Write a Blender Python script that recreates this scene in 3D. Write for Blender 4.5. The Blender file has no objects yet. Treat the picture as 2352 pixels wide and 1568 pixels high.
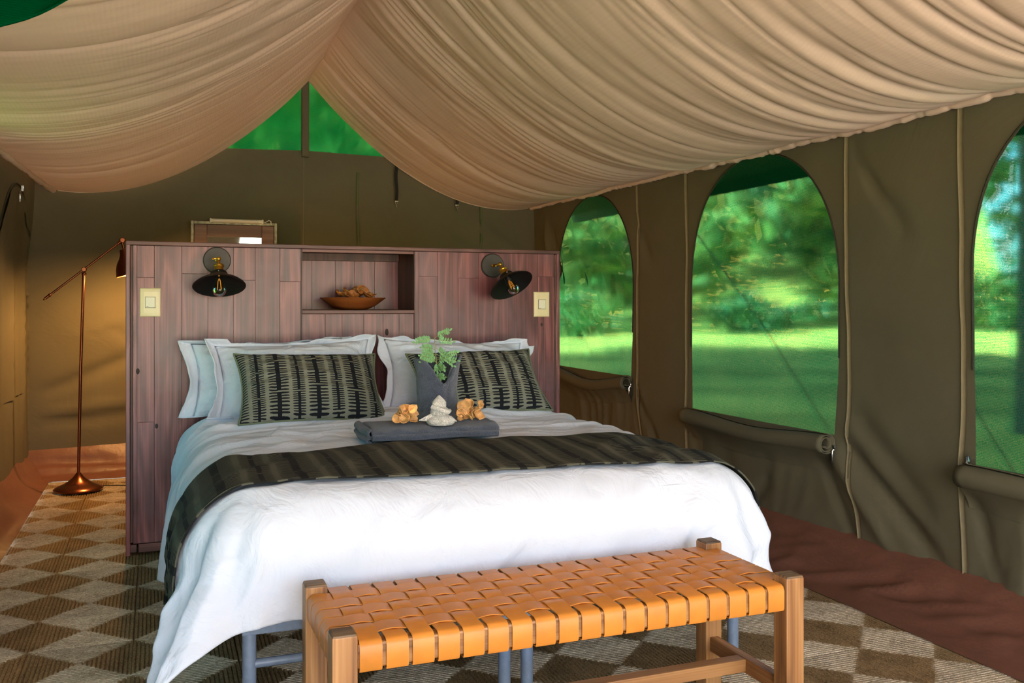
import bpy, bmesh, math, random
import numpy as np
from mathutils import Vector, Matrix, Euler
from mathutils.geometry import delaunay_2d_cdt

random.seed(7)
scene = bpy.context.scene
col = scene.collection
PI = math.pi

# ------------------------------------------------------------------ camera
cam_d = bpy.data.cameras.new('camera'); cam = bpy.data.objects.new('camera', cam_d); col.objects.link(cam)
cam.location = (0, 0, 1.17)
cam.rotation_euler = (PI/2, 0, -0.3703)
cam_d.sensor_width = 36; cam_d.lens = 2103/2352*36
cam_d.shift_y = -84/2352
cam_d.clip_start = 0.05; cam_d.clip_end = 500
scene.camera = cam

# ------------------------------------------------------------------ sky, sun, exposure
world = bpy.data.worlds.new('sky'); scene.world = world; world.use_nodes = True
wn = world.node_tree; wn.nodes.clear()
sky = wn.nodes.new('ShaderNodeTexSky'); sky.sky_type = 'NISHITA'; sky.sun_disc = False
sky.sun_elevation = math.radians(52); sky.sun_rotation = math.radians(200); sky.dust_density = 2.5; sky.ozone_density = 1.0
bg = wn.nodes.new('ShaderNodeBackground'); bg.inputs['Strength'].default_value = 0.38
wo = wn.nodes.new('ShaderNodeOutputWorld')
wn.links.new(sky.outputs[0], bg.inputs[0]); wn.links.new(bg.outputs[0], wo.inputs[0])
sd = bpy.data.lights.new('sun', 'SUN'); sd.energy = 14.0; sd.angle = math.radians(0.6); sd.color = (1.0, 0.97, 0.93)
sun = bpy.data.objects.new('sun', sd); col.objects.link(sun)
sun.rotation_euler = Vector((-0.22, 0.55, -0.80)).to_track_quat('-Z', 'Y').to_euler()
pd = bpy.data.lights.new('opening_portal', 'AREA'); pd.shape = 'RECTANGLE'; pd.size = 3.7; pd.size_y = 2.3
pd.cycles.is_portal = True
portal = bpy.data.objects.new('opening_portal', pd); col.objects.link(portal)
portal.location = (1.05, -0.9, 1.15); portal.rotation_euler = (PI/2, 0, 0)
vs = scene.view_settings
vs.view_transform = 'Standard'; vs.look = 'None'; vs.gamma = 1.0; vs.use_curve_mapping = False
vs.exposure = 1.84

# ------------------------------------------------------------------ helpers
def tag(o, label=None, cat=None, group=None, kind=None):
    if label: o['label'] = label
    if cat: o['category'] = cat
    if group: o['group'] = group
    if kind: o['kind'] = kind
    return o

def empty(name, loc=(0, 0, 0), rot=(0, 0, 0), parent=None):
    o = bpy.data.objects.new(name, None); col.objects.link(o)
    o.location = loc; o.rotation_euler = rot; o.empty_display_size = 0.05
    if parent: o.parent = parent
    return o

def link(name, me, m=None, parent=None, loc=None, rot=None):
    o = bpy.data.objects.new(name, me); col.objects.link(o)
    if m is not None and not me.materials:
        for k in (m if isinstance(m, (list, tuple)) else [m]): me.materials.append(k)
    if parent: o.parent = parent
    if loc is not None: o.location = loc
    if rot is not None: o.rotation_euler = rot
    return o

class MB:
    """collects shapes into one mesh"""
    def __init__(s): s.v = []; s.f = []; s.boxy = False
    def add(s, vs_, fs, M=None):
        b = len(s.v)
        for p in vs_:
            s.v.append(tuple(M @ Vector(p)) if M is not None else tuple(p))
        s.f += [tuple(b+i for i in f) for f in fs]
        return s
    def box(s, lo, hi, M=None, bev=0.0):
        if bev > 0:
            s.boxy = True
            bm = bmesh.new(); bmesh.ops.create_cube(bm, size=1)
            for v in bm.verts:
                v.co = Vector([(lo[i]+hi[i])/2 + v.co[i]*(hi[i]-lo[i]) for i in range(3)])
            bmesh.ops.bevel(bm, geom=bm.edges[:], offset=bev, segments=2, profile=0.5, affect='EDGES')
            bm.verts.index_update()
            s.add([v.co[:] for v in bm.verts], [[v.index for v in f.verts] for f in bm.faces], M); bm.free(); return s
        x0, y0, z0 = lo; x1, y1, z1 = hi
        return s.add([(x0,y0,z0),(x1,y0,z0),(x1,y1,z0),(x0,y1,z0),(x0,y0,z1),(x1,y0,z1),(x1,y1,z1),(x0,y1,z1)],
                     [(0,3,2,1),(4,5,6,7),(0,1,5,4),(1,2,6,5),(2,3,7,6),(3,0,4,7)], M)
    def lathe(s, prof, seg=32, M=None, cap0=True, cap1=True):
        vs_ = []; fs = []; n = len(prof)
        for r, z in prof:
            for k in range(seg):
                a = 2*PI*k/seg; vs_.append((r*math.cos(a), r*math.sin(a), z))
        for i in range(n-1):
            for k in range(seg):
                k2 = (k+1) % seg
                fs.append((i*seg+k, i*seg+k2, (i+1)*seg+k2, (i+1)*seg+k))
        if cap0: fs.append(tuple(range(seg-1, -1, -1)))
        if cap1: fs.append(tuple((n-1)*seg+k for k in range(seg)))
        return s.add(vs_, fs, M)
    def tube(s, pts, r, seg=10, cap=True, M=None):
        pts = [Vector(p) for p in pts]; n = len(pts)
        rs = r if isinstance(r, (list, tuple)) else [r]*n
        T = []
        for i in range(n):
            a = pts[max(i-1, 0)]; b = pts[min(i+1, n-1)]
            T.append((b-a).normalized() if (b-a).length > 1e-9 else Vector((0, 0, 1)))
        up = Vector((0, 0, 1)) if abs(T[0].z) < 0.9 else Vector((1, 0, 0))
        N = (up - T[0]*up.dot(T[0])).normalized()
        vs_ = []; fs = []
        for i in range(n):
            N = N - T[i]*N.dot(T[i])
            N = N.normalized() if N.length > 1e-6 else T[i].orthogonal().normalized()
            B = T[i].cross(N)
            for k in range(seg):
                a = 2*PI*k/seg
                vs_.append(pts[i] + (N*math.cos(a) + B*math.sin(a))*rs[i])
        for i in range(n-1):
            for k in range(seg):
                k2 = (k+1) % seg
                fs.append((i*seg+k, i*seg+k2, (i+1)*seg+k2, (i+1)*seg+k))
        if cap:
            fs.append(tuple(range(seg-1, -1, -1))); fs.append(tuple((n-1)*seg+k for k in range(seg)))
        return s.add(vs_, fs, M)
    def ball(s, c, r, seg=16, M=None, sc=(1, 1, 1)):
        n = seg//2
        vs_ = []; fs = []
        for i in range(n+1):
            th = PI*i/n
            for k in range(seg):
                a = 2*PI*k/seg
                vs_.append((c[0]+sc[0]*r*math.sin(th)*math.cos(a), c[1]+sc[1]*r*math.sin(th)*math.sin(a), c[2]+sc[2]*r*math.cos(th)))
        for i in range(n):
            for k in range(seg):
                k2 = (k+1) % seg
                fs.append((i*seg+k, (i+1)*seg+k, (i+1)*seg+k2, i*seg+k2))
        return s.add(vs_, fs, M)
    def mesh(s, name, smooth=True, angle=40):
        me = bpy.data.meshes.new(name); me.from_pydata(s.v, [], s.f); me.validate()
        if smooth:
            me.shade_smooth()
            try: me.set_sharp_from_angle(angle=math.radians(angle))
            except Exception: pass
        me.update(); return me
    def build(s, name, m, parent=None, smooth=True, angle=40, **k):
        if s.boxy: angle = 20
        return link(name, s.mesh(name, smooth, angle), m, parent, **k)

def hash3(ix, iy, iz):
    h = (ix*374761393 + iy*668265263 + iz*2147483647 + 1274126177) & 0xFFFFFFFF
    h = ((h ^ (h >> 13))*1274126177) & 0xFFFFFFFF
    h = ((h ^ (h >> 16))*2246822519) & 0xFFFFFFFF
    return ((h ^ (h >> 15)) & 0xFFFFFF)/float(0xFFFFFF)*2-1

def vn(x, y=0.0, z=0.0):
    """smooth value noise, -1..1, on arrays"""
    x, y, z = np.broadcast_arrays(np.asarray(x, float), np.asarray(y, float), np.asarray(z, float))
    ix = np.floor(x).astype(np.int64); iy = np.floor(y).astype(np.int64); iz = np.floor(z).astype(np.int64)
    fx = x-ix; fy = y-iy; fz = z-iz
    sm = lambda t: t*t*t*(t*(t*6-15)+10)
    fx, fy, fz = sm(fx), sm(fy), sm(fz)
    def c(a, b, d): return hash3(ix+a, iy+b, iz+d)
    x00 = c(0,0,0)*(1-fx)+c(1,0,0)*fx; x10 = c(0,1,0)*(1-fx)+c(1,1,0)*fx
    x01 = c(0,0,1)*(1-fx)+c(1,0,1)*fx; x11 = c(0,1,1)*(1-fx)+c(1,1,1)*fx
    return (x00*(1-fy)+x10*fy)*(1-fz) + (x01*(1-fy)+x11*fy)*fz

def sstep(a, b, x):
    t = np.clip((np.asarray(x, float)-a)/(b-a), 0, 1); return t*t*(3-2*t)

def grid_mesh(name, P, uv=None, closed=False, smooth=True):
    """P: (n, m, 3) array"""
    n, m, _ = P.shape
    idx = np.arange(n*m).reshape(n, m)
    if closed: idx = np.concatenate([idx, idx[:, :1]], axis=1)
    a = idx[:-1, :-1].ravel(); b = idx[:-1, 1:].ravel(); c = idx[1:, 1:].ravel(); d = idx[1:, :-1].ravel()
    me = bpy.data.meshes.new(name)
    me.from_pydata(P.reshape(-1, 3).tolist(), [], np.stack([a, b, c, d], 1).tolist())
    if smooth: me.shade_smooth()
    if uv is not None:
        set_uv(me, uv.reshape(-1, 2))
    me.update(); return me

def set_uv(me, vuv):
    lay = me.uv_layers.new(name='uv')
    li = np.empty(len(me.loops), dtype=np.int32); me.loops.foreach_get('vertex_index', li)
    lay.data.foreach_set('uv', np.asarray(vuv, dtype=np.float32)[li].ravel())

def in_poly(x, y, poly):
    inside = np.zeros(len(x), bool); n = len(poly); j = n-1
    for i in range(n):
        xi, yi = poly[i]; xj, yj = poly[j]
        c = ((yi > y) != (yj > y)) & (x < (xj-xi)*(y-yi)/((yj-yi) if abs(yj-yi) > 1e-12 else 1e-12)+xi)
        inside ^= c; j = i
    return inside

def sheet_mesh(name, outer, holes, step, fn):
    """flat region with holes, triangulated, then mapped to 3D by fn(a, b) -> (n,3)"""
    pts = []; edges = []
    def loop(poly):
        b = len(pts); dense = []
        for i in range(len(poly)):
            p = Vector(poly[i]); q = Vector(poly[(i+1) % len(poly)])
            k = max(1, int((q-p).length/step))
            for t in range(k): dense.append(p.lerp(q, t/k))
        pts.extend(dense); n = len(dense)
        edges.extend([(b+i, b+(i+1) % n) for i in range(n)])
    loop(outer)
    for h in holes: loop(h)
    ox = [p[0] for p in outer]; oy = [p[1] for p in outer]
    gx, gy = np.meshgrid(np.arange(min(ox)+step/2, max(ox), step), np.arange(min(oy)+step/2, max(oy), step*0.9))
    gx = gx + (np.arange(gx.shape[0]) % 2)[:, None]*step/2
    gx = gx.ravel(); gy = gy.ravel()
    ok = in_poly(gx, gy, outer)
    for h in holes: ok &= ~in_poly(gx, gy, h)
    B = np.array([p[:] for p in pts])
    gx, gy = gx[ok], gy[ok]
    keep = np.ones(len(gx), bool)
    for q in B: keep &= (gx-q[0])**2+(gy-q[1])**2 > (step*0.45)**2
    pts.extend([Vector((x, y)) for x, y in zip(gx[keep], gy[keep])])
    v, e, f, *_ = delaunay_2d_cdt(pts, edges, [], 0, 1e-6)
    V = np.array([p[:] for p in v])
    F = np.array([x for x in f if len(x) == 3])
    C = V[F].mean(1)
    ok = in_poly(C[:, 0], C[:, 1], outer)
    for h in holes: ok &= ~in_poly(C[:, 0], C[:, 1], h)
    P = fn(V[:, 0], V[:, 1])
    me = bpy.data.meshes.new(name); me.from_pydata(P.tolist(), [], F[ok].tolist())
    me.shade_smooth(); me.update(); return me

def normals(P, closed=False):
    du = np.gradient(P, axis=1); dv = np.gradient(P, axis=0)
    n = np.cross(du, dv); return n/np.maximum(np.linalg.norm(n, axis=2, keepdims=True), 1e-9)

def crease(a, b, segs):
    """sum of soft ridges along segments (a0,b0,a1,b1,width,amp)"""
    out = np.zeros_like(a)
    for a0, b0, a1, b1, w, amp in segs:
        L = math.hypot(a1-a0, b1-b0); ux, uy = (a1-a0)/L, (b1-b0)/L
        t = ((a-a0)*ux+(b-b0)*uy)/L
        d = -(a-a0)*uy+(b-b0)*ux
        out += amp*np.exp(-(d/w)**2)*sstep(-0.08, 0.2, t)*(1-sstep(0.7, 1.08, t))
    return out

# ------------------------------------------------------------------ materials
def lin(c):
    return tuple(((x/255)/12.92 if x/255 <= 0.04045 else ((x/255+0.055)/1.055)**2.4) for x in c)+(1.0,)

def N(nt, t, ins=None, **pr):
    n = nt.nodes.new(t)
    for k, v in pr.items(): setattr(n, k, v)
    for k, v in (ins or {}).items():
        s = n.inputs[k]
        if isinstance(v, bpy.types.NodeSocket): nt.links.new(v, s)
        elif isinstance(v, bpy.types.Node): nt.links.new(v.outputs[0], s)
        else: s.default_value = v
    return n

def mixc(nt, f, a, b, mode='MIX'):
    n = N(nt, 'ShaderNodeMix', {0: f, 6: a, 7: b}, data_type='RGBA', blend_type=mode)
    return n.outputs[2]

def mt(nt, op, a, b=0.0, c=0.0):
    return N(nt, 'ShaderNodeMath', {0: a, 1: b, 2: c}, operation=op).outputs[0]

def ramp(nt, f, stops):
    n = N(nt, 'ShaderNodeValToRGB', {0: f}); e = n.color_ramp.elements
    while len(e) > 1: e.remove(e[-1])
    e[0].position, e[0].color = stops[0]
    for p, c in stops[1:]:
        x = e.new(p); x.color = c
    return n.outputs[0]

def new_mat(name):
    m = bpy.data.materials.new(name); m.use_nodes = True
    nt = m.node_tree; nt.nodes.clear()
    out = N(nt, 'ShaderNodeOutputMaterial'); return m, nt, out

def coords(nt, kind='Object', scale=(1, 1, 1), rnd=False):
    tc = N(nt, 'ShaderNodeTexCoord'); v = tc.outputs[kind]
    if rnd:
        oi = N(nt, 'ShaderNodeObjectInfo')
        off = N(nt, 'ShaderNodeVectorMath', {0: oi.outputs['Random'], 1: (37.3, 11.7, 23.9)}, operation='MULTIPLY')
        v = N(nt, 'ShaderNodeVectorMath', {0: v, 1: off.outputs[0]}, operation='ADD').outputs[0]
    return N(nt, 'ShaderNodeMapping', {0: v, 3: scale}).outputs[0]

def noise(nt, vec, scale, detail=3, rough=0.55, dist=0.0):
    return N(nt, 'ShaderNodeTexNoise', {'Vector': vec, 'Scale': scale, 'Detail': detail, 'Roughness': rough, 'Distortion': dist}).outputs[0]

def plain(name, c, rough=0.6, metal=0.0, var=0.0, vscale=8, bump=0.0, bscale=60, bdist=0.002, spec=None, coat=0.0, rnd=0.0, kind='Object'):
    m, nt, out = new_mat(name)
    b = N(nt, 'ShaderNodeBsdfPrincipled', {'Roughness': rough, 'Metallic': metal})
    if spec is not None: b.inputs['Specular IOR Level'].default_value = spec
    if coat: b.inputs['Coat Weight'].default_value = coat; b.inputs['Coat Roughness'].default_value = 0.2
    v = coords(nt, kind, rnd=rnd > 0)
    base = lin(c)
    if var > 0:
        f = noise(nt, v, vscale, 4)
        d = tuple(x*(1-var) for x in base[:3])+(1,); u = tuple(min(1, x*(1+var)) for x in base[:3])+(1,)
        cs = ramp(nt, f, [(0.3, d), (0.7, u)])
        if rnd > 0:
            oi = N(nt, 'ShaderNodeObjectInfo')
            k = mt(nt, 'MULTIPLY_ADD', oi.outputs['Random'], rnd*2, 1-rnd)
            cs = mixc(nt, 1.0, cs, N(nt, 'ShaderNodeCombineColor', {0: k, 1: k, 2: k}).outputs[0], 'MULTIPLY')
        nt.links.new(cs, b.inputs['Base Color'])
    else: b.inputs['Base Color'].default_value = base
    if bump > 0:
        h = noise(nt, v, bscale, 5)
        nt.links.new(N(nt, 'ShaderNodeBump', {'Strength': bump, 'Distance': bdist, 'Height': h}).outputs[0], b.inputs['Normal'])
    nt.links.new(b.outputs[0], out.inputs[0]); return m

def fabric(name, c, rough=0.9, weave=700, wst=0.12, wrinkle=6, wrst=0.3, wdist=0.01, var=0.06, sheen=0.0, translucent=0.0, trc=None, stretch=(1, 1, 1), spec=0.15):
    m, nt, out = new_mat(name)
    v = coords(nt); vs_ = coords(nt, 'Object', stretch)
    base = lin(c)
    f = noise(nt, vs_, wrinkle*1.7, 5, 0.6)
    d = tuple(x*(1-var) for x in base[:3])+(1,); u = tuple(min(1, x*(1+var)) for x in base[:3])+(1,)
    cs = ramp(nt, f, [(0.3, d), (0.7, u)])
    b = N(nt, 'ShaderNodeBsdfPrincipled', {'Roughness': rough, 'Base Color': cs, 'Specular IOR Level': spec, 'Sheen Weight': sheen})
    w1 = N(nt, 'ShaderNodeTexWave', {'Vector': v, 'Scale': weave/20, 'Distortion': 1.5, 'Detail': 1}, wave_type='BANDS', bands_direction='X').outputs[1]
    w2 = N(nt, 'ShaderNodeTexWave', {'Vector': v, 'Scale': weave/20, 'Distortion': 1.5, 'Detail': 1}, wave_type='BANDS', bands_direction='Z').outputs[1]
    h1 = mt(nt, 'MULTIPLY', mt(nt, 'ADD', w1, w2), 0.5)
    b1 = N(nt, 'ShaderNodeBump', {'Strength': wst, 'Distance': 0.001, 'Height': h1})
    h2 = noise(nt, vs_, wrinkle, 4, 0.6, 0.8)
    b2 = N(nt, 'ShaderNodeBump', {'Strength': wrst, 'Distance': wdist, 'Height': h2, 'Normal': b1.outputs[0]})
    nt.links.new(b2.outputs[0], b.inputs['Normal'])
    sh = b.outputs[0]
    if translucent > 0:
        tr = N(nt, 'ShaderNodeBsdfTranslucent', {'Color': lin(trc or c), 'Normal': b2.outputs[0]})
        sh = N(nt, 'ShaderNodeMixShader', {0: translucent, 1: sh, 2: tr.outputs[0]}).outputs[0]
    nt.links.new(sh, out.inputs[0]); return m

def wood(name, dark, mid, light, axis='z', rings=18, rough=0.5, coat=0.0, patch=None, patchamt=0.5, rnd=0.2, bump=0.15, ringamt=0.35, rfreq=0.55):
    m, nt, out = new_mat(name)
    lo, hi = 0.9, 9.0
    sc = {'x': (lo, hi, hi), 'y': (hi, lo, hi), 'z': (hi, hi, lo)}[axis]
    v = coords(nt, 'Object', sc, rnd=True)
    n1 = noise(nt, v, rfreq, 2, 0.5, 0.3)
    rg = mt(nt, 'FRACT', mt(nt, 'MULTIPLY', n1, rings))
    rg = mt(nt, 'ABSOLUTE', mt(nt, 'SUBTRACT', mt(nt, 'MULTIPLY', rg, 2.0), 1.0))
    fine = noise(nt, N(nt, 'ShaderNodeVectorMath', {0: v, 1: {'x': (.6, 8, 8), 'y': (8, .6, 8), 'z': (8, 8, .6)}[axis]}, operation='MULTIPLY').outputs[0], 2.5, 4, 0.6)
    f = mt(nt, 'ADD', mt(nt, 'MULTIPLY', rg, ringamt), mt(nt, 'MULTIPLY', fine, 1-ringamt))
    cs = ramp(nt, f, [(0.22, lin(dark)), (0.48, lin(mid)), (0.78, lin(light))])
    if patch:
        pv = coords(nt, 'Object', (1, 1, 0.8))
        p = noise(nt, pv, 2.2, 4, 0.6, 0.6)
        pf = mt(nt, 'MULTIPLY', ramp(nt, p, [(0.42, (0, 0, 0, 1)), (0.62, (1, 1, 1, 1))]), patchamt)
        cs = mixc(nt, pf, cs, mixc(nt, 0.5, lin(patch), mixc(nt, 1.0, cs, lin(patch), 'MULTIPLY')))
    oi = N(nt, 'ShaderNodeObjectInfo')
    k = mt(nt, 'MULTIPLY_ADD', oi.outputs['Random'], rnd*2, 1-rnd)
    cs = mixc(nt, 1.0, cs, N(nt, 'ShaderNodeCombineColor', {0: k, 1: k, 2: k}).outputs[0], 'MULTIPLY')
    b = N(nt, 'ShaderNodeBsdfPrincipled', {'Roughness': rough, 'Base Color': cs})
    if coat: b.inputs['Coat Weight'].default_value = coat; b.inputs['Coat Roughness'].default_value = 0.35
    nt.links.new(N(nt, 'ShaderNodeBump', {'Strength': bump, 'Distance': 0.002, 'Height': f}).outputs[0], b.inputs['Normal'])
    nt.links.new(b.outputs[0], out.inputs[0]); return m

def comb_print(name, ground, ink, pair=0.165, teeth_w=0.0135, teeth_n=0.0095, duty=0.5, rough=0.85):
    """printed cotton: alternating wide and narrow comb columns, uv in metres"""
    m, nt, out = new_mat(name)
    tc = N(nt, 'ShaderNodeTexCoord'); uv = tc.outputs['UV']
    jit = N(nt, 'ShaderNodeTexNoise', {'Vector': uv, 'Scale': 45, 'Detail': 2})
    jv = N(nt, 'ShaderNodeVectorMath', {0: N(nt, 'ShaderNodeVectorMath', {0: jit.outputs[1], 1: (0.5, 0.5, 0.5)}, operation='SUBTRACT').outputs[0], 1: (0.004, 0.004, 0)}, operation='MULTIPLY')
    p = N(nt, 'ShaderNodeVectorMath', {0: uv, 1: jv.outputs[0]}, operation='ADD')
    s = N(nt, 'ShaderNodeSeparateXYZ', {0: p.outputs[0]}); u, v = s.outputs[0], s.outputs[1]
    w = mt(nt, 'DIVIDE', u, pair); cell = mt(nt, 'FLOOR', w); fr = mt(nt, 'FRACT', w)
    def column(c0, half, spine, tp, seg, offs):
        d = mt(nt, 'ABSOLUTE', mt(nt, 'SUBTRACT', fr, c0))            # in units of pair
        # offset of the segments differs by column
        vo = mt(nt, 'ADD', v, mt(nt, 'MULTIPLY', mt(nt, 'SINE', mt(nt, 'MULTIPLY_ADD', cell, 2.4, offs)), seg*0.5))
        sv = mt(nt, 'DIVIDE', vo, seg); sf = mt(nt, 'FRACT', sv)
        nteeth = max(3, round(seg/tp))
        tf = mt(nt, 'FRACT', mt(nt, 'MULTIPLY', sf, float(nteeth)))
        td = mt(nt, 'ABSOLUTE', mt(nt, 'SUBTRACT', tf, 0.5))
        # rounded tooth tips: narrower near the end
        tip = mt(nt, 'MULTIPLY', mt(nt, 'POWER', mt(nt, 'MINIMUM', mt(nt, 'DIVIDE', d, half), 1.0), 6.0), duty*0.30)
        tooth = mt(nt, 'LESS_THAN', td, mt(nt, 'SUBTRACT', duty*0.5, tip))
        tooth = mt(nt, 'MULTIPLY', tooth, mt(nt, 'LESS_THAN', d, half))
        ins = mt(nt, 'MULTIPLY', mt(nt, 'GREATER_THAN', sf, 0.5/nteeth), mt(nt, 'LESS_THAN', sf, 1-0.5/nteeth))
        sp = mt(nt, 'MULTIPLY', mt(nt, 'LESS_THAN', d, spine), ins)
        return mt(nt, 'MAXIMUM', tooth, sp)
    a = column(0.30, 0.255, 0.055, teeth_w, 0.165, 0.3)
    b_ = column(0.80, 0.165, 0.035, teeth_n, 0.135, 1.9)
    f = mt(nt, 'MAXIMUM', a, b_)
    gr = noise(nt, uv, 900, 2)
    g1 = ramp(nt, gr, [(0.3, tuple(x*0.85 for x in lin(ground)[:3])+(1,)), (0.7, tuple(x*1.12 for x in lin(ground)[:3])+(1,))])
    cs = mixc(nt, f, g1, lin(ink))
    b = N(nt, 'ShaderNodeBsdfPrincipled', {'Roughness': rough, 'Base Color': cs, 'Specular IOR Level': 0.25})
    v2 = coords(nt)
    nt.links.new(N(nt, 'ShaderNodeBump', {'Strength': 0.25, 'Distance': 0.006, 'Height': noise(nt, v2, 14, 4)}).outputs[0], b.inputs['Normal'])
    nt.links.new(b.outputs[0], out.inputs[0]); return m

def terry(name, c):
    m, nt, out = new_mat(name)
    v = coords(nt)
    f = noise(nt, v, 260, 3, 0.7); g = noise(nt, v, 28, 3)
    base = lin(c)
    k = mt(nt, 'ADD', mt(nt, 'MULTIPLY', f, 0.7), mt(nt, 'MULTIPLY', g, 0.3))
    cs = ramp(nt, k, [(0.36, tuple(x*0.45 for x in base[:3])+(1,)), (0.64, tuple(min(1, x*1.5) for x in base[:3])+(1,))])
    b = N(nt, 'ShaderNodeBsdfPrincipled', {'Roughness': 1.0, 'Base Color': cs, 'Specular IOR Level': 0.05, 'Sheen Weight': 0.35, 'Sheen Roughness': 0.6})
    nt.links.new(N(nt, 'ShaderNodeBump', {'Strength': 0.9, 'Distance': 0.006, 'Height': f}).outputs[0], b.inputs['Normal'])
    nt.links.new(b.outputs[0], out.inputs[0]); return m

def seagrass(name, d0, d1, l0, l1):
    """square tile of coiled braid: braid direction turns at the diagonals, its sheen painted as dark and light tone"""
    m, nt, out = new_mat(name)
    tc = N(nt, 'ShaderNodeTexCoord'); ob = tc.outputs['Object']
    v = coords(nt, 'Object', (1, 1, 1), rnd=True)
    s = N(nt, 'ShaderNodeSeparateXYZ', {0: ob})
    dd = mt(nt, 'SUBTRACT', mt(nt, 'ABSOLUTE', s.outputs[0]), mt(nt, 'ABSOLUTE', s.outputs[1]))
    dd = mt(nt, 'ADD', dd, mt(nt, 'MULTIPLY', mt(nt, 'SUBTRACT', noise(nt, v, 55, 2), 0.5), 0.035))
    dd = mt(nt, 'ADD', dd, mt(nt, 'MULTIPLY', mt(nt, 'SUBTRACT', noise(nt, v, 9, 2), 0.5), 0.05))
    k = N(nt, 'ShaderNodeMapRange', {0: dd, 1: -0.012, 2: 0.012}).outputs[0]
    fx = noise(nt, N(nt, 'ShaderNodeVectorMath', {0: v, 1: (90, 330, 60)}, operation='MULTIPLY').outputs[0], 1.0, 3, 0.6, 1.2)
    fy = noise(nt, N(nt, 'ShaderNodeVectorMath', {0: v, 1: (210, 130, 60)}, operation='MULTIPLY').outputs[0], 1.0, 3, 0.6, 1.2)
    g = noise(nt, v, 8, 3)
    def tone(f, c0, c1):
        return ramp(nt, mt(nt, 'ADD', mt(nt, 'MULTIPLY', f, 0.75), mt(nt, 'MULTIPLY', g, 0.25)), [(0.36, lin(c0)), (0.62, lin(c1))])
    cs = mixc(nt, k, tone(fx, l0, l1), tone(fy, d0, d1))  # light and dark sheen of the two braid directions, painted as base colour
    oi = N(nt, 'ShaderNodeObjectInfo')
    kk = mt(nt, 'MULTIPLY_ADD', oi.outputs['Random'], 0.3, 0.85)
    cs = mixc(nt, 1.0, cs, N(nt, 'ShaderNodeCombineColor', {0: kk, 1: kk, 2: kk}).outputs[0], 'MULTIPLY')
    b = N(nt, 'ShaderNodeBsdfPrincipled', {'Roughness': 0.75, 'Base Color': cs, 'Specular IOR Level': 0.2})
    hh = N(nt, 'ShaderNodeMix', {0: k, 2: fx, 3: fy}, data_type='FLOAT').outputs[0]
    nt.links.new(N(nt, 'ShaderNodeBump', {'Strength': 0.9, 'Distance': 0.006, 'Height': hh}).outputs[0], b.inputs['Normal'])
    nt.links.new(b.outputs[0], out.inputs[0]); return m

def netting(name, c, open_=0.2, filt=(0.0, 0.62, 0.30), pass_=0.65, amp=0.5, scat=1.03):
    """green knitted shade cloth: green strands that pass diffused green light, with open holes between"""
    m, nt, out = new_mat(name)
    v = coords(nt)
    w = N(nt, 'ShaderNodeTexWave', {'Vector': v, 'Scale': 55, 'Distortion': 1.2, 'Detail': 2, 'Detail Scale': 3}, wave_type='BANDS', bands_direction='Z').outputs[1]
    f1 = noise(nt, v, 420, 2, 0.6)
    f2 = noise(nt, v, 3.0, 3)
    h = mt(nt, 'ADD', mt(nt, 'MULTIPLY', mt(nt, 'SUBTRACT', w, 0.5), 0.10), mt(nt, 'MULTIPLY', mt(nt, 'SUBTRACT', f1, 0.5), amp))
    h = mt(nt, 'ADD', h, mt(nt, 'MULTIPLY', mt(nt, 'SUBTRACT', f2, 0.5), 0.10))
    op = N(nt, 'ShaderNodeClamp', {0: mt(nt, 'ADD', h, open_), 1: 0.0, 2: 0.92}).outputs[0]
    base = lin(c)
    df = N(nt, 'ShaderNodeBsdfDiffuse', {'Color': base})
    tr = N(nt, 'ShaderNodeBsdfTranslucent', {'Color': base})
    st = N(nt, 'ShaderNodeMixShader', {0: 0.5, 1: df.outputs[0], 2: tr.outputs[0]})
    rf = N(nt, 'ShaderNodeBsdfRefraction', {'Color': filt+(1,), 'Roughness': 0.5, 'IOR': scat})
    s2 = N(nt, 'ShaderNodeMixShader', {0: pass_, 1: st.outputs[0], 2: rf.outputs[0]})
    cl = N(nt, 'ShaderNodeBsdfRefraction', {'Color': (0.95, 1.0, 0.85, 1), 'Roughness': 0.5, 'IOR': scat})
    tp = N(nt, 'ShaderNodeBsdfTransparent', {'Color': (0.95, 1.0, 0.85, 1)})
    hl = N(nt, 'ShaderNodeMixShader', {0: 0.35, 1: cl.outputs[0], 2: tp.outputs[0]})
    mx = N(nt, 'ShaderNodeMixShader', {0: op, 1: s2.outputs[0], 2: hl.outputs[0]})
    nt.links.new(mx.outputs[0], out.inputs[0]); return m

def emit(name, c, s):
    m, nt, out = new_mat(name)
    nt.links.new(N(nt, 'ShaderNodeEmission', {'Color': c+(1,), 'Strength': s}).outputs[0], out.inputs[0]); return m

def bulb_glass(name, c):
    m, nt, out = new_mat(name)
    fr = N(nt, 'ShaderNodeFresnel', {0: 1.45})
    tp = N(nt, 'ShaderNodeBsdfTransparent', {'Color': c+(1,)})
    gl = N(nt, 'ShaderNodeBsdfGlossy', {'Color': (1, 1, 1, 1), 'Roughness': 0.03})
    mx = N(nt, 'ShaderNodeMixShader', {0: fr.outputs[0], 1: tp.outputs[0], 2: gl.outputs[0]})
    nt.links.new(mx.outputs[0], out.inputs[0]); return m

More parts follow.
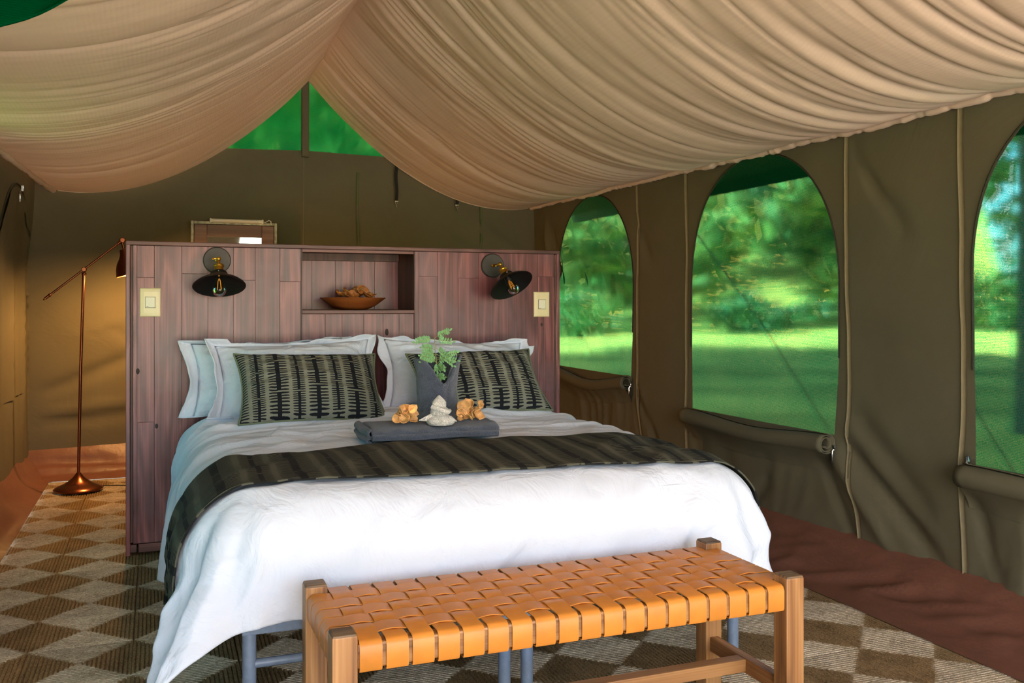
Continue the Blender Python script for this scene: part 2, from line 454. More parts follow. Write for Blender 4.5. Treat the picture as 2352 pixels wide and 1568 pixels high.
CANVAS = fabric('olive_canvas', (97, 92, 73), weave=900, wst=0.08, wrinkle=2.6, wrst=0.35, wdist=0.02, var=0.05, rough=0.8, spec=0.2)
LINER = fabric('tan_liner_cotton', (224, 201, 180), weave=420, wst=0.25, wrinkle=7, wrst=0.2, wdist=0.008, var=0.035, translucent=0.20, trc=(222, 202, 184), stretch=(0.4, 2.5, 0.4), spec=0.1)
PVC = plain('brown_groundsheet', (112, 74, 60), rough=0.42, var=0.12, vscale=5, bump=0.5, bscale=9, bdist=0.012, spec=0.5)
FLOORM = plain('brown_floor_sheet', (105, 68, 52), rough=0.45, var=0.12, vscale=4, bump=0.3, bscale=7, bdist=0.01)
COTTON = fabric('white_cotton', (216, 223, 236), weave=1500, wst=0.05, wrinkle=7, wrst=0.7, wdist=0.022, var=0.012, spec=0.1)
COTTON_P = fabric('white_pillow_cotton', (212, 219, 233), weave=1500, wst=0.05, wrinkle=10, wrst=0.8, wdist=0.018, var=0.012, spec=0.1)
NET = netting('green_shade_net', (0, 66, 46), open_=0.080, amp=0.65, filt=(0.0, 0.205, 0.20), scat=1.010)
NET_DENSE = netting('green_gable_net', (0, 100, 56), open_=0.0, amp=0.05, filt=(0.015, 0.13, 0.06), pass_=0.45)
SEAMC = fabric('olive_seam_tape', (128, 118, 92), wrinkle=20, wrst=0.2)
ZIPD = plain('dark_zipper_tape', (38, 38, 26), rough=0.7)
ZIPG = plain('green_zipper_tape', (70, 84, 40), rough=0.6)
CHROME = plain('chrome_metal', (205, 205, 205), rough=0.22, metal=1.0)
STAIN = wood('stained_pine_headboard', (56, 18, 20), (108, 48, 49), (160, 94, 92), 'z', rings=7, rough=0.33, patch=(150, 118, 128), patchamt=0.5, rnd=0.06, bump=0.08, ringamt=0.30, rfreq=0.8)
STAIN_X = wood('stained_pine_rail', (60, 30, 28), (92, 50, 46), (124, 78, 70), 'x', rings=10, rough=0.42, rnd=0.12)
STAIN_D = wood('stained_pine_dark', (42, 22, 18), (74, 42, 32), (104, 62, 46), 'z', rings=12, rough=0.5, rnd=0.12)
TEAK = {a: wood('teak_'+a, (104, 66, 34), (150, 102, 56), (182, 134, 82), a, rings=8, rough=0.5, rnd=0.08, bump=0.08) for a in 'xyz'}
TEAK_END = wood('teak_end_grain', (70, 52, 36), (104, 80, 54), (134, 104, 72), 'x', rings=20, rough=0.6, rnd=0.1)
LEATHER = plain('tan_leather', (206, 130, 50), rough=0.42, var=0.10, vscale=14, bump=0.12, bscale=240, bdist=0.001, rnd=0.05, spec=0.4)
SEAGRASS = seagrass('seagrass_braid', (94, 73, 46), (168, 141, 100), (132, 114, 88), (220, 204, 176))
BEDSTEEL = plain('grey_painted_steel', (112, 128, 150), rough=0.35, var=0.12, vscale=60, bump=0.15, bscale=200, bdist=0.001)
RUBBER = plain('black_rubber', (22, 22, 24), rough=0.7)
BLACK = plain('matt_black_metal', (20, 19, 18), rough=0.5, metal=0.3)
PLATE = plain('dark_bronze_plate', (62, 58, 55), rough=0.5, metal=0.4, var=0.2, vscale=18)
BRASS = plain('brushed_brass', (196, 148, 58), rough=0.28, metal=1.0, var=0.1, vscale=30)
COPPER = plain('antique_copper', (128, 76, 56), rough=0.25, metal=1.0, var=0.12, vscale=12)
SWITCH = plain('champagne_plastic', (226, 208, 162), rough=0.35, coat=0.2)
SWITCH_R = plain('ivory_rocker', (226, 218, 192), rough=0.35)
BULB = bulb_glass('amber_bulb_glass', (1.0, 0.86, 0.55))
FIL = emit('bulb_filament', (1.0, 0.45, 0.08), 0.25)
SLATE_TERRY = terry('slate_terry', (66, 74, 92))
WHITE_TERRY = terry('white_terry', (214, 208, 200))
PRINT = comb_print('comb_print_sage', (128, 129, 115), (22, 24, 30), duty=0.54)
PRINT_R = comb_print('comb_print_runner', (84, 82, 68), (24, 23, 22), pair=0.22, teeth_w=0.0115, teeth_n=0.0085, duty=0.58)
PIPING = fabric('sage_piping', (112, 120, 98), wrinkle=30)
PETAL = plain('dried_orange_petal', (216, 160, 98), rough=0.6, var=0.5, vscale=30, bump=0.6, bscale=50, bdist=0.003, rnd=0.38)
PETAL_D = plain('dried_brown_leaf', (172, 106, 48), rough=0.6, var=0.45, vscale=22, bump=0.5, bscale=50, bdist=0.003, rnd=0.45)
STRAWC = plain('dry_stalk', (196, 160, 92), rough=0.7)
LEAF = plain('fresh_leaf', (112, 160, 104), rough=0.55, var=0.2, vscale=30, rnd=0.15)
STEMM = plain('green_stem', (136, 140, 84), rough=0.6)
BOWLW = wood('turned_wood_bowl', (96, 44, 18), (146, 78, 36), (178, 104, 52), 'x', rings=10, rough=0.4, rnd=0.0)
OLDMETAL = plain('weathered_tin', (150, 146, 132), rough=0.5, metal=0.5, var=0.5, vscale=30, bump=0.4, bscale=60)
MFRAME = wood('mirror_frame_wood', (70, 46, 42), (98, 68, 62), (122, 90, 82), 'x', rings=6, rough=0.45, rnd=0.05)
GLASS = plain('mirror_glass', (235, 240, 238), rough=0.02, metal=1.0)
WHITEP = plain('white_plastic', (220, 218, 214), rough=0.4)
WEBBING = plain('black_webbing', (18, 17, 18), rough=0.8, bump=0.4, bscale=300)

# ================================================================== THE SETTING
XL, XR, YB, YF, ZE, XC, ZR = -0.82, 2.90, 7.0, -0.9, 1.965, 1.06, 2.846

def struct(o): o['kind'] = 'structure'; return o

floor = struct(MB().box((XL-0.05, YF-0.3, -0.06), (XR+0.06, YB+0.06, -0.012)).build('floor', FLOORM, smooth=False))

# ---- window arches in wall coordinates (y, z)
def arch(yc, half, sill, top, n=28, spring=None):
    spring = spring if spring is not None else top-0.66
    pts = [(yc-half+0.02, sill), (yc+half-0.02, sill), (yc+half-0.005, (sill+spring)/2), (yc+half, spring)]
    for k in range(1, n):
        a = PI*k/n
        ca, sa = math.cos(a), math.sin(a)
        pts.append((yc+half*math.copysign(abs(ca)**0.92, ca), spring+(top-spring)*sa**0.95))
    pts += [(yc-half, spring), (yc-half+0.005, (sill+spring)/2)]
    return pts

WR = [(5.915, 0.61, 0.70, 1.945), (3.99, 0.61, 0.57, 1.945), (2.025, 0.61, 0.56, 1.945)]
WL = [(4.15, 0.61, 0.57, 1.93), (2.15, 0.61, 0.57, 1.93)]

CR_R = [(3.36, 0.56, 2.72, 0.10, 0.035, -0.035), (3.42, 0.50, 2.98, 0.08, 0.03, 0.022), (3.48, 0.46, 3.22, 0.08, 0.022, -0.02),
        (3.30, 0.70, 2.80, 0.30, 0.05, -0.02), (5.24, 0.62, 4.86, 0.12, 0.03, -0.028), (5.20, 0.66, 4.98, 0.15, 0.02, 0.02),
        (5.28, 0.58, 5.14, 0.10, 0.018, -0.02), (4.60, 0.50, 4.42, 0.1, 0.02, -0.02), (4.56, 0.46, 4.52, 0.1, 0.02, 0.016),
        (2.62, 0.48, 2.50, 0.12, 0.02, -0.018), (2.74, 1.02, 3.28, 0.98, 0.02, -0.006), (3.20, 1.75, 2.95, 1.45, 0.03, -0.012),
        (5.32, 1.80, 5.05, 1.40, 0.03, -0.012), (3.3, 1.9, 3.1, 1.6, 0.02, -0.012), (3.85, 0.30, 4.05, 0.08, 0.025, -0.018),
        (6.62, 1.75, 6.45, 1.25, 0.03, -0.03), (6.75, 1.85, 6.60, 1.0, 0.03, 0.03), (6.9, 1.3, 6.65, 0.7, 0.04, -0.03)]

def right_x(y, z):
    d = 0.012*vn(y*0.9, z*1.1, 3.3) + 0.006*vn(y*3.1, z*2.2, 8.1)
    d = d + crease(y, z, CR_R)
    for yc, half, sill, top in WR:                       # gathers below each sill
        m = (1-sstep(sill-0.22, sill-0.06, z))*sstep(half+0.10, half-0.15, abs(y-yc))*sstep(0.0, 0.25, z+0.15)
        m = m*(0.25+0.75*sstep(-0.4, 0.5, vn(y*2.2, z*0.5, yc+9)))
        q = y + 0.45*(y-yc)*(sill-z)+0.05*vn(z*3, y*2, yc)
        d = d + m*0.016*(1-2*np.abs(vn(q*8.0, z*0.8, yc)))+m*0.008*(1-2*np.abs(vn(q*25.0, z*1.3, yc+2)))
    return XR + 0.02*np.sin((z-0.2)*1.4) - d*1.0

def right_fn(y, z): return np.stack([right_x(y, z), y, z], 1)
R_out = [(YF, 0.09), (YB+0.02, 0.09), (YB+0.02, 2.10), (YF, 2.10)]
wall_right = struct(link('wall_right', sheet_mesh('wall_right', R_out, [arch(*w) for w in WR], 0.032, right_fn), CANVAS))

CR_L = [(6.75, 1.9, 6.65, 0.2, 0.03, 0.03), (6.60, 1.9, 6.45, 0.3, 0.03, -0.02), (6.86, 1.8, 6.80, 0.1, 0.03, -0.03), (6.3, 1.5, 6.15, 0.2, 0.04, 0.02)]
def left_fn(y, z):
    d = 0.014*vn(y*0.9, z*1.1, 13.3) + 0.006*vn(y*3.1, z*2.2, 18.1) + crease(y, z, CR_L)
    return np.stack([XL + 0.10*sstep(1.2, 2.0, z)*0.5 + d, y, z], 1)
wall_left = struct(link('wall_left', sheet_mesh('wall_left', [(YF, 0.12), (YB+0.02, 0.12), (YB+0.02, 2.10), (YF, 2.10)], [arch(*w) for w in WL], 0.045, left_fn), CANVAS))

# ---- back wall with two gable openings
def roof_z(x): return 2.96-0.47*abs(x-XC)
GABLE_L = [(0.12, 2.305), (1.014, 2.332), (1.014, 2.86), (0.12, 2.44)]
GABLE_R = [(1.070, 2.333), (1.30, 2.328), (2.0, 2.318), (2.0, 2.44), (1.070, 2.86)]
CR_B = [(-0.6, 0.95, -0.1, 1.12, 0.02, 0.016), (-0.75, 0.55, -0.05, 0.86, 0.035, -0.035), (-0.78, 0.42, -0.1, 0.50, 0.03, 0.02),
        (-0.75, 0.36, 0.2, 0.42, 0.025, -0.018), (-0.3, 1.0, 0.3, 0.75, 0.03, -0.02), (1.5, 2.22, 1.25, 2.14, 0.02, 0.010),
        (1.4, 2.16, 1.7, 2.26, 0.015, -0.01), (2.35, 1.85, 2.85, 1.55, 0.03, 0.014), (2.2, 1.75, 2.8, 1.45, 0.03, -0.014),
        (0.2, 2.02, 1.0, 2.08, 0.02, 0.006), (1.0, 1.93, 1.6, 1.88, 0.012, 0.006), (0.0, 2.18, 0.9, 2.16, 0.02, -0.006)]
def back_y(x, z):
    return YB - (0.012*vn(x*0.8, z*1.2, 1.7)+0.005*vn(x*2.5, z*4.0, 5.1)) - crease(x, z, CR_B)
def back_fn(x, z): return np.stack([x, back_y(x, z), z], 1)
xs = np.linspace(XL-0.02, XR+0.02, 9)
B_out = [(XL-0.02, 0.17), (XR+0.02, 0.17)] + [(x, roof_z(x)) for x in (XR+0.02, 2.0, XC, 0.1, XL-0.02)]
wall_back = struct(link('wall_back', sheet_mesh('wall_back', B_out, [GABLE_L, GABLE_R], 0.04, back_fn), CANVAS))

wall_front = struct(link('wall_front', sheet_mesh('wall_front', [(XL, 2.0), (1.18, 2.0), (1.30, 2.82), (XC, 2.95), (XL, roof_z(XL))], [], 0.12, lambda x, z: np.stack([x, YF+0.02*vn(x*3, z*3, 1), z], 1)), CANVAS))
# seams, zips on the walls
def on_right(path, off=0.006): return [(float(right_x(np.array([y]), np.array([z]))[0])-off, y, z) for y, z in path]
def strip(name, pts, width, axis, m, parent, thick=0.003):
    """flat tape along a path; axis = direction of its width"""
    P = np.array(pts); ax = np.array(axis, float)*width/2
    nrm = np.cross(np.gradient(P, axis=0), np.array(axis, float)); nrm /= np.maximum(np.linalg.norm(nrm, axis=1, keepdims=True), 1e-9)
    prof = [(-1, 0), (-0.8, 1), (0.8, 1), (1, 0)]
    G = np.stack([P+ax*a+nrm*thick*b for a, b in prof], 1)
    return link(name, grid_mesh(name, G), m, parent)
for y0, wob, zt in ((5.25, 0.010, 1.98), (4.66, 0.008, 1.98), (3.325, 0.010, 1.98), (2.69, 0.008, 1.98), (1.36, 0.008, 1.98)):
    zz = np.linspace(0.10, zt, 48)
    yy = y0 + wob*vn(zz*4.0, y0) - (0.10 if y0 in (3.325, 5.25) else 0.03)*(1-sstep(0.1, 0.62, zz))
    MB().tube(on_right(list(zip(yy, zz)), 0.004), 0.0035, 6).build('seam_piping', SEAMC, wall_right)
    strip('seam_tape', on_right(list(zip(yy-0.012, zz)), 0.003), 0.022, (0, 1, 0), SEAMC, wall_right, -0.002)
yy = np.linspace(1.45, 2.6, 20); MB().tube(on_right([(y, 0.40) for y in yy], 0.002), 0.0015, 5).build('seam_piping', SEAMC, wall_right)
zz = np.linspace(0.2, 2.33, 30)
MB().tube([(1.034, float(back_y(np.array([1.034]), np.array([z]))[0])-0.002, z) for z in zz], 0.002, 5).build('seam_piping', SEAMC, wall_back)
for x, zt in ((1.441, 2.19), (2.446, 2.05)):
    zz = np.linspace(0.3, zt, 30)
    strip('zipper_tape', [(x+0.006*math.sin(z*6)+0.012*(zt-z), float(back_y(np.array([x]), np.array([z]))[0])-0.004, z) for z in zz], 0.020, (1, 0, 0), ZIPG, wall_back, 0.004)
# centre post strip of the gable
MB().box((1.016, YB-0.045, 2.28), (1.068, YB-0.015, 2.88), bev=0.004).build('gable_upright', CANVAS, wall_back)

# ---- net windows
def zipper_pull(parent, loc, rz=0.0, s=1.0):
    M = Matrix.Translation(loc) @ Matrix.Rotation(rz, 4, 'X')
    b = MB().box((-0.006*s, -0.007*s, -0.012*s), (0.004*s, 0.007*s, 0.010*s), M, 0.002)
    b.tube([(-0.006*s, 0, -0.006*s), (-0.012*s, 0, -0.014*s), (-0.010*s, 0, -0.050*s)], 0.0045*s, 8, M=M)
    b.box((-0.014*s, -0.006*s, -0.055*s), (-0.008*s, 0.006*s, -0.025*s), M, 0.002)
    return b.build('zipper_pull', CHROME, parent)

def rolled_flap(parent, y0, y1, z0, r, sag, xoff, spiral_end):
    """canvas cover rolled down onto the sill"""
    n = 40; turns = 2.6; k = 60
    P = np.zeros((n, k, 3))
    for i in range(n):
        t = i/(n-1); y = y0+(y1-y0)*t
        dz = -sag*math.sin(PI*t)+0.004*math.sin(9*t); rr = r*(1+0.05*math.sin(7*t+1))
        xw = float(right_x(np.array([y]), np.array([max(0.12, z0-0.02)]))[0])
        for j in range(k):
            a = 2*PI*turns*j/(k-1); q = rr*(0.28+0.72*(j/(k-1))**0.5)
            P[i, j] = (xw-xoff-q*math.sin(a+2.4), y, z0+dz+q*math.cos(a+2.4))
    # last few points run back to the wall below the roll
    me = grid_mesh('rolled_flap', P)
    o = link('rolled_flap', me, CANVAS, parent)
    md = o.modifiers.new('thickness', 'SOLIDIFY'); md.thickness = 0.003
    # tail of canvas below the roll
    Q = np.zeros((n, 6, 3))
    for i in range(n):
        t = i/(n-1); y = y0+(y1-y0)*t; dz = -sag*math.sin(PI*t)
        for j in range(6):
            f = j/5; z = z0+dz-r*0.55-0.10*f
            xw = float(right_x(np.array([y]), np.array([z]))[0])
            Q[i, j] = (xw-0.004-(xoff+r*0.55)*(1-f)**1.5, y, z)
    link('flap_tail', grid_mesh('flap_tail', Q), CANVAS, o)
    return o

def net_window(name, wall, w, fn, extra, m=NET):
    yc, half, sill, top = w
    root = struct(empty(name, (0, 0, 0)))
    ol = arch(yc, half+0.03, sill-0.04, top+0.03)
    def pf(y, z):
        P = fn(y, z); P[:, 0] += extra(y, z); return P
    link('net_pane', sheet_mesh('net_pane', ol, [], 0.03, pf), m, root)
    a = arch(yc, half+0.004, sill-0.01, top+0.004, 40)[2:]
    pts = [tuple(fn(np.array([y]), np.array([z]))[0]) for y, z in a]
    return root, pts

def w1_fold(y, z):
    segs = [(6.5, 1.45, 5.5, 0.80, 0.03, -0.05), (6.5, 1.30, 5.9, 0.75, 0.03, 0.04), (6.3, 1.85, 5.75, 0.85, 0.016, -0.03), (6.15, 1.9, 5.6, 0.85, 0.014, -0.028),
            (6.0, 1.92, 5.5, 0.9, 0.012, -0.024), (6.25, 1.6, 5.6, 0.78, 0.014, 0.03), (5.9, 1.8, 5.42, 0.9, 0.012, -0.02), (6.5, 1.05, 6.1, 0.72, 0.025, -0.035)]
    return 0.005 + np.maximum(0.4*crease(y, z, segs) + 0.008*vn(y*14, z*1.5, 2), -0.004)*1.0
def w_plain(y, z): return 0.007 + 0.003*vn(y*3, z*1.0, 4) + 0.0025*vn(y*16, z*0.8, 9)

for i, w in enumerate(WR):
    root, pts = net_window('window_%d' % (i+1), wall_right, w, right_fn, w1_fold if i == 0 else w_plain)
    MB().tube([(p[0]-0.004, p[1], p[2]) for p in pts], 0.004, 6).build('zipper_tape', ZIPD, root)
    yc, half, sill, top = w
    rolled_flap(root, yc+half-0.0, yc-half+0.01, sill-0.04, 0.047, (0.055, 0.02, 0.012)[i], (0.035, 0.045, 0.05)[i], True)
    if i < 2: zipper_pull(root, on_right([(yc-half+0.0, sill-0.055)], 0.012)[0], 0.1, 1.15)
    else: zipper_pull(root, on_right([(yc+half+0.005, sill+0.02)], 0.012)[0], -0.25, 1.0)
for i, w in enumerate(WL):
    root, pts = net_window('window_%d' % (i+4), wall_left, w, left_fn, lambda y, z: -0.006+0.003*vn(y*3, z, 7))
    MB().tube(pts, 0.004, 6).build('zipper_tape', ZIPD, root)
for i, (poly, nm) in enumerate(((GABLE_L, 6), (GABLE_R, 7))):
    root = struct(empty('window_%d' % nm))
    cx = sum(p[0] for p in poly)/len(poly); cz = sum(p[1] for p in poly)/len(poly)
    big = [(cx+(x-cx)*1.06, cz+(z-cz)*1.06) for x, z in poly]
    def gf(x, z):
        P = back_fn(x, z); P[:, 1] += 0.02+0.012*vn((x+0.25*z)*12, z*1.5, nm)+0.006*vn((x-0.2*z)*30, z*2, nm); return P
    link('net_pane', sheet_mesh('net_pane', big, [], 0.025, gf), NET_DENSE, root)

# closed canvas window on the left wall: zip outline and pull
root = struct(empty('window_8'))
a = arch(6.22, 0.62, 0.60, 1.90, 40)[2:]
P = left_fn(np.array([p[0] for p in a]), np.array([p[1] for p in a]))
MB().tube([(p[0]+0.004, p[1], p[2]) for p in P], 0.0045, 6).build('zipper_tape', ZIPD, root)
link('closed_flap', sheet_mesh('closed_flap', arch(6.22, 0.60, 0.60, 1.88), [], 0.05, lambda y, z: left_fn(y, z)+np.stack([0.012+0.012*vn(y*6, z*0.8, 4), 0*y, 0*y], 1)), CANVAS, root)
zipper_pull(root, (XL+0.085, 6.08, 1.86), 0.2, 1.5)

# ---- brown groundsheet turned up along the walls
def skirt(name, fn, n, k):
    t = np.linspace(0, 1, n)[:, None]; f = np.linspace(0, 1, k)[None, :]
    P = fn(t, f); return struct(link(name, grid_mesh(name, P), PVC))
def sk_right(t, f):
    y = YF+(YB-YF)*t+0*f
    x = 2.50+0.40*f**0.85 + 0*t; z = 0.004+0.125*f**1.7+0*t
    n = 0.016*(1-2*np.abs(vn(y*5+f*2.5, f*2.0, 2)))+0.008*vn(y*13-f*3, f*3, 5)
    m = np.sin(PI*np.clip(f*1.05, 0, 1))
    up = sstep(0.85, 1.0, f)
    return np.stack([x+n*m*0.6+0.012*up, y, np.maximum(z+n*m+0.02*up+0.010*np.exp(-((f-0.86)/0.05)**2), 0.002)], 2)
def sk_left(t, f):
    y = YF+(YB-YF)*t+0*f
    x = -0.66-0.17*f**0.8+0*t; z = 0.004+0.20*f**1.6+0*t
    n = 0.014*vn(y*3+f, f*2.0, 22)*np.sin(PI*f)
    return np.stack([x+n, y, np.maximum(z+n, 0.002)], 2)
def sk_back(t, f):
    x = XL+(XR-XL)*t+0*f
    y = 6.72+0.29*f**0.7+0*t; z = 0.004+0.20*f**1.9+0*t
    n = 0.018*(1-2*np.abs(vn(x*2.6+f*1.5, f*3.0, 32)))+0.007*vn(x*9, f*6, 3)
    m = np.sin(PI*np.clip(f, 0, 1))
    return np.stack([x, y-n*m*0.6, np.maximum(z+n*m, 0.002)], 2)
skirt('baseboard_right', sk_right, 320, 18); skirt('baseboard_left', sk_left, 120, 10); skirt('baseboard_back', sk_back, 120, 14)

# ---- fabric ceiling liner: two gathered panels and their hem rods
ceiling = struct(empty('ceiling'))
def liner(side):
    yend = 6.94
    n, m = 620, 64
    y = np.linspace(YF-0.1, yend, n)[:, None]; t = np.linspace(0, 1, m)[None, :]
    if side > 0:
        xe = 2.865 + 0*y; ze = 1.968-0.006*(yend-y); A = 0.295
    else:
        xe = -0.655-0.075*np.clip((yend-y)/1.5, 0, 1.3); ze = 1.955+0*y; A = 0.265
    zr = ZR+0.02+0.045*np.sin((yend-y)*0.9)**2
    g_y = y + 0*t
    x = XC-0.012*side+(xe-XC+0.012*side)*t; z = zr+(ze-zr)*t
    sag = 4*A*t*(1-t)*(1+0.10*(t-0.5))
    sag = sag*(1+0.06*vn(y*0.8, 0, side+3))
    z = z-sag
    w = g_y + 0.05*vn(t*2.0, y*0.5, 3+side) + 0.02*np.sin(t*5+y)
    def ridged(q, k, sh=1.0): return 2*(1-np.abs(vn(q, t*1.4*sh, k)))**2.4-1
    v2 = sstep(-0.25, 0.5, vn(y*0.9, t*0.8, 21+side))
    g = 0.015*ridged(w*2.6, 1+side)+0.013*ridged(w*6.1, 15+side, 0.8)*(0.4+0.6*v2)+0.0085*ridged(w*16.0, 5+side)*(0.25+0.75*v2)+0.0012*vn(w*40, t*4, 2)
    amp = 0.45+0.75*np.abs(t-0.45)+0.25*vn(y*1.1, t*1.5, 7+side)
    edge = 1-sstep(yend-0.03, yend, g_y)
    P = np.stack([x+0*y, g_y, z+0*y], 2)
    nr = np.array([0.44*side, 0, 0.9])
    P = P + (g*amp*edge*(0.35+0.65*sstep(0, 0.1, t)*(1-sstep(0.93, 1.0, t))))[:, :, None]*nr[None, None, :]
    o = link('liner_panel', grid_mesh('liner_panel', P), LINER, ceiling)
    # back edge hem
    MB().tube([tuple(p) for p in P[-1][::2]], 0.006, 6).build('edge_hem', LINER, ceiling)
    # gathered sleeve on the eave rod
    yy = np.linspace(YF, yend-0.0, 900); k = 10
    ring = np.zeros((900, k, 3)); rr = 0.017+0.0035*vn(yy*38, 0, side)+0.004*(vn(yy*9, 3, side) > 0.62)
    xe_ = np.interp(yy, y[:, 0], P[:, -1, 0]); ze_ = np.interp(yy, y[:, 0], P[:, -1, 2])
    for j in range(k):
        a = 2*PI*j/k
        ring[:, j] = np.stack([xe_+rr*np.cos(a), yy, ze_-0.004+rr*np.sin(a)], 1)
    link('hem_sleeve', grid_mesh('hem_sleeve', ring, closed=True), LINER, ceiling)
liner(1); liner(-1)

# ---- outer canvas roof with overhang
roof = struct(empty('roof'))
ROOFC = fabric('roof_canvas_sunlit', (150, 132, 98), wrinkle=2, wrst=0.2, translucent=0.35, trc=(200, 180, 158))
for s in (1, -1):
    xe = XC+s*(3.46-XC); pr = [(XC, 3.02), (XC+s*1.95, 2.10)]
    P = np.zeros((2, 2, 3))
    for i, y in enumerate((-2.7, YB+0.45)):
        for j, (x, z) in enumerate(pr): P[i, j] = (x, y, z)
    o = link('roof_canvas', grid_mesh('roof_canvas', P, smooth=False), ROOFC, roof)
    md = o.modifiers.new('thickness', 'SOLIDIFY'); md.thickness = 0.01; md.offset = 1 if s < 0 else -1
    V = np.array([[(XC+s*1.93, y, 2.105), (xe-s*0.02, y, 1.975), (xe, y, 1.90)] for y in (-2.7, YB+0.45)])
    v_ = link('roof_valance', grid_mesh('roof_valance', V, smooth=False), CANVAS, roof); md = v_.modifiers.new('thickness', 'SOLIDIFY'); md.thickness = 0.006

# ================================================================== OUTSIDE
GRASS = plain('dry_lawn', (170, 152, 74), rough=0.95, var=0.45, vscale=0.45, bump=0.6, bscale=4, bdist=0.1, spec=0.05)
SAND = plain('pale_sand', (204, 194, 180), rough=0.95, var=0.12, vscale=2, bump=0.4, bscale=20, bdist=0.02, spec=0.1)
BARK = plain('tree_bark', (96, 78, 58), rough=0.9, var=0.3, vscale=9, bump=0.7, bscale=18, bdist=0.02)
LEAFT = [plain('tree_leaf_%d' % i, c, rough=0.6, var=0.35, vscale=0.9) for i, c in enumerate(((92, 112, 44), (120, 128, 52), (70, 96, 42)))]
n = 60; gx, gy = np.meshgrid(np.linspace(-1, 1, n), np.linspace(-1, 1, n))
gx = 150*np.sign(gx)*np.abs(gx)**1.8+1; gy = 150*np.sign(gy)*np.abs(gy)**1.8+3
gz = -0.10+0.25*vn(gx*0.05, gy*0.05, 2)*sstep(10, 30, np.hypot(gx-1, gy-3))
gz = gz+26*sstep(55, 118, np.hypot(gx, gy))*(1-sstep(0.80, 0.87, np.arctan2(gx, np.maximum(gy, 0.1))))*(gy > 0)*(gx > -20)
lawn = struct(link('ground', grid_mesh('ground', np.stack([gx, gy, gz], 2)), GRASS))
n = 40; a = np.linspace(0, 2*PI, n, endpoint=False)
P = np.zeros((2, n, 3)); P[0] = np.stack([1.05+0*a, -5+0*a, -0.085+0*a], 1); P[1] = np.stack([1.05+10*np.cos(a), -7.2+7.5*np.sin(a), -0.085+0*a], 1)
struct(link('bounce_forecourt', grid_mesh('bounce_forecourt', P, closed=True, smooth=False), SAND))  # unseen pale sand added before the entrance to bounce sunlight up to the ceiling

def tree(x, y, h, cr, label, mi=0, nleaf=1500, cz=0.68, squash=0.7, leaf=0.30, seed=0, name='leafy_tree', trunk=0.16):
    rnd = np.random.RandomState(seed)
    root = empty(name, (x, y, -0.12)); tag(root, label, 'tree' if trunk > 0.05 else 'bush', 'trees and bushes on the lawn')
    b = MB(); zt = h*cz
    b.tube([(0, 0, 0), (0.1, 0.05, zt*0.4), (0.0, 0.1, zt*0.8), (0.05, 0, zt)], [trunk*1.3, trunk, trunk*0.8, trunk*0.4], 8)
    for k in range(5):
        an = 2*PI*k/5+rnd.rand(); L = cr*0.6
        b.tube([(0, 0.05, zt*0.72), (0.4*L*math.cos(an), 0.4*L*math.sin(an), zt*0.85), (L*math.cos(an), L*math.sin(an), zt*1.0)], [trunk*0.5, trunk*0.35, trunk*0.15], 6)
    b.build('trunk', BARK, root)
    # leaf clumps
    nc = max(12, nleaf//60)
    cc = rnd.normal(size=(nc, 3)); cc /= np.linalg.norm(cc, axis=1, keepdims=True); cc *= (rnd.rand(nc, 1)**0.45)
    cc = cc*np.array([cr, cr, cr*squash])+np.array([0, 0, h-cr*squash])
    idx = rnd.randint(0, nc, nleaf)
    p = cc[idx]+rnd.normal(size=(nleaf, 3))*cr*0.13
    p[:, 2] = np.maximum(p[:, 2], 0.1)
    d1 = rnd.normal(size=(nleaf, 3)); d1 /= np.linalg.norm(d1, axis=1, keepdims=True)
    d2 = np.cross(d1, rnd.normal(size=(nleaf, 3))); d2 /= np.linalg.norm(d2, axis=1, keepdims=True)
    s = leaf*(0.6+0.8*rnd.rand(nleaf, 1))
    V = np.stack([p-d1*s, p+d2*s*0.45, p+d1*s, p-d2*s*0.45], 1).reshape(-1, 3)
    F = np.arange(nleaf*4).reshape(-1, 4)
    me = bpy.data.meshes.new('foliage'); me.from_pydata(V.tolist(), [], F.tolist()); me.update()
    f = link('foliage', me, LEAFT[mi], root); f['kind'] = 'stuff'
    return root
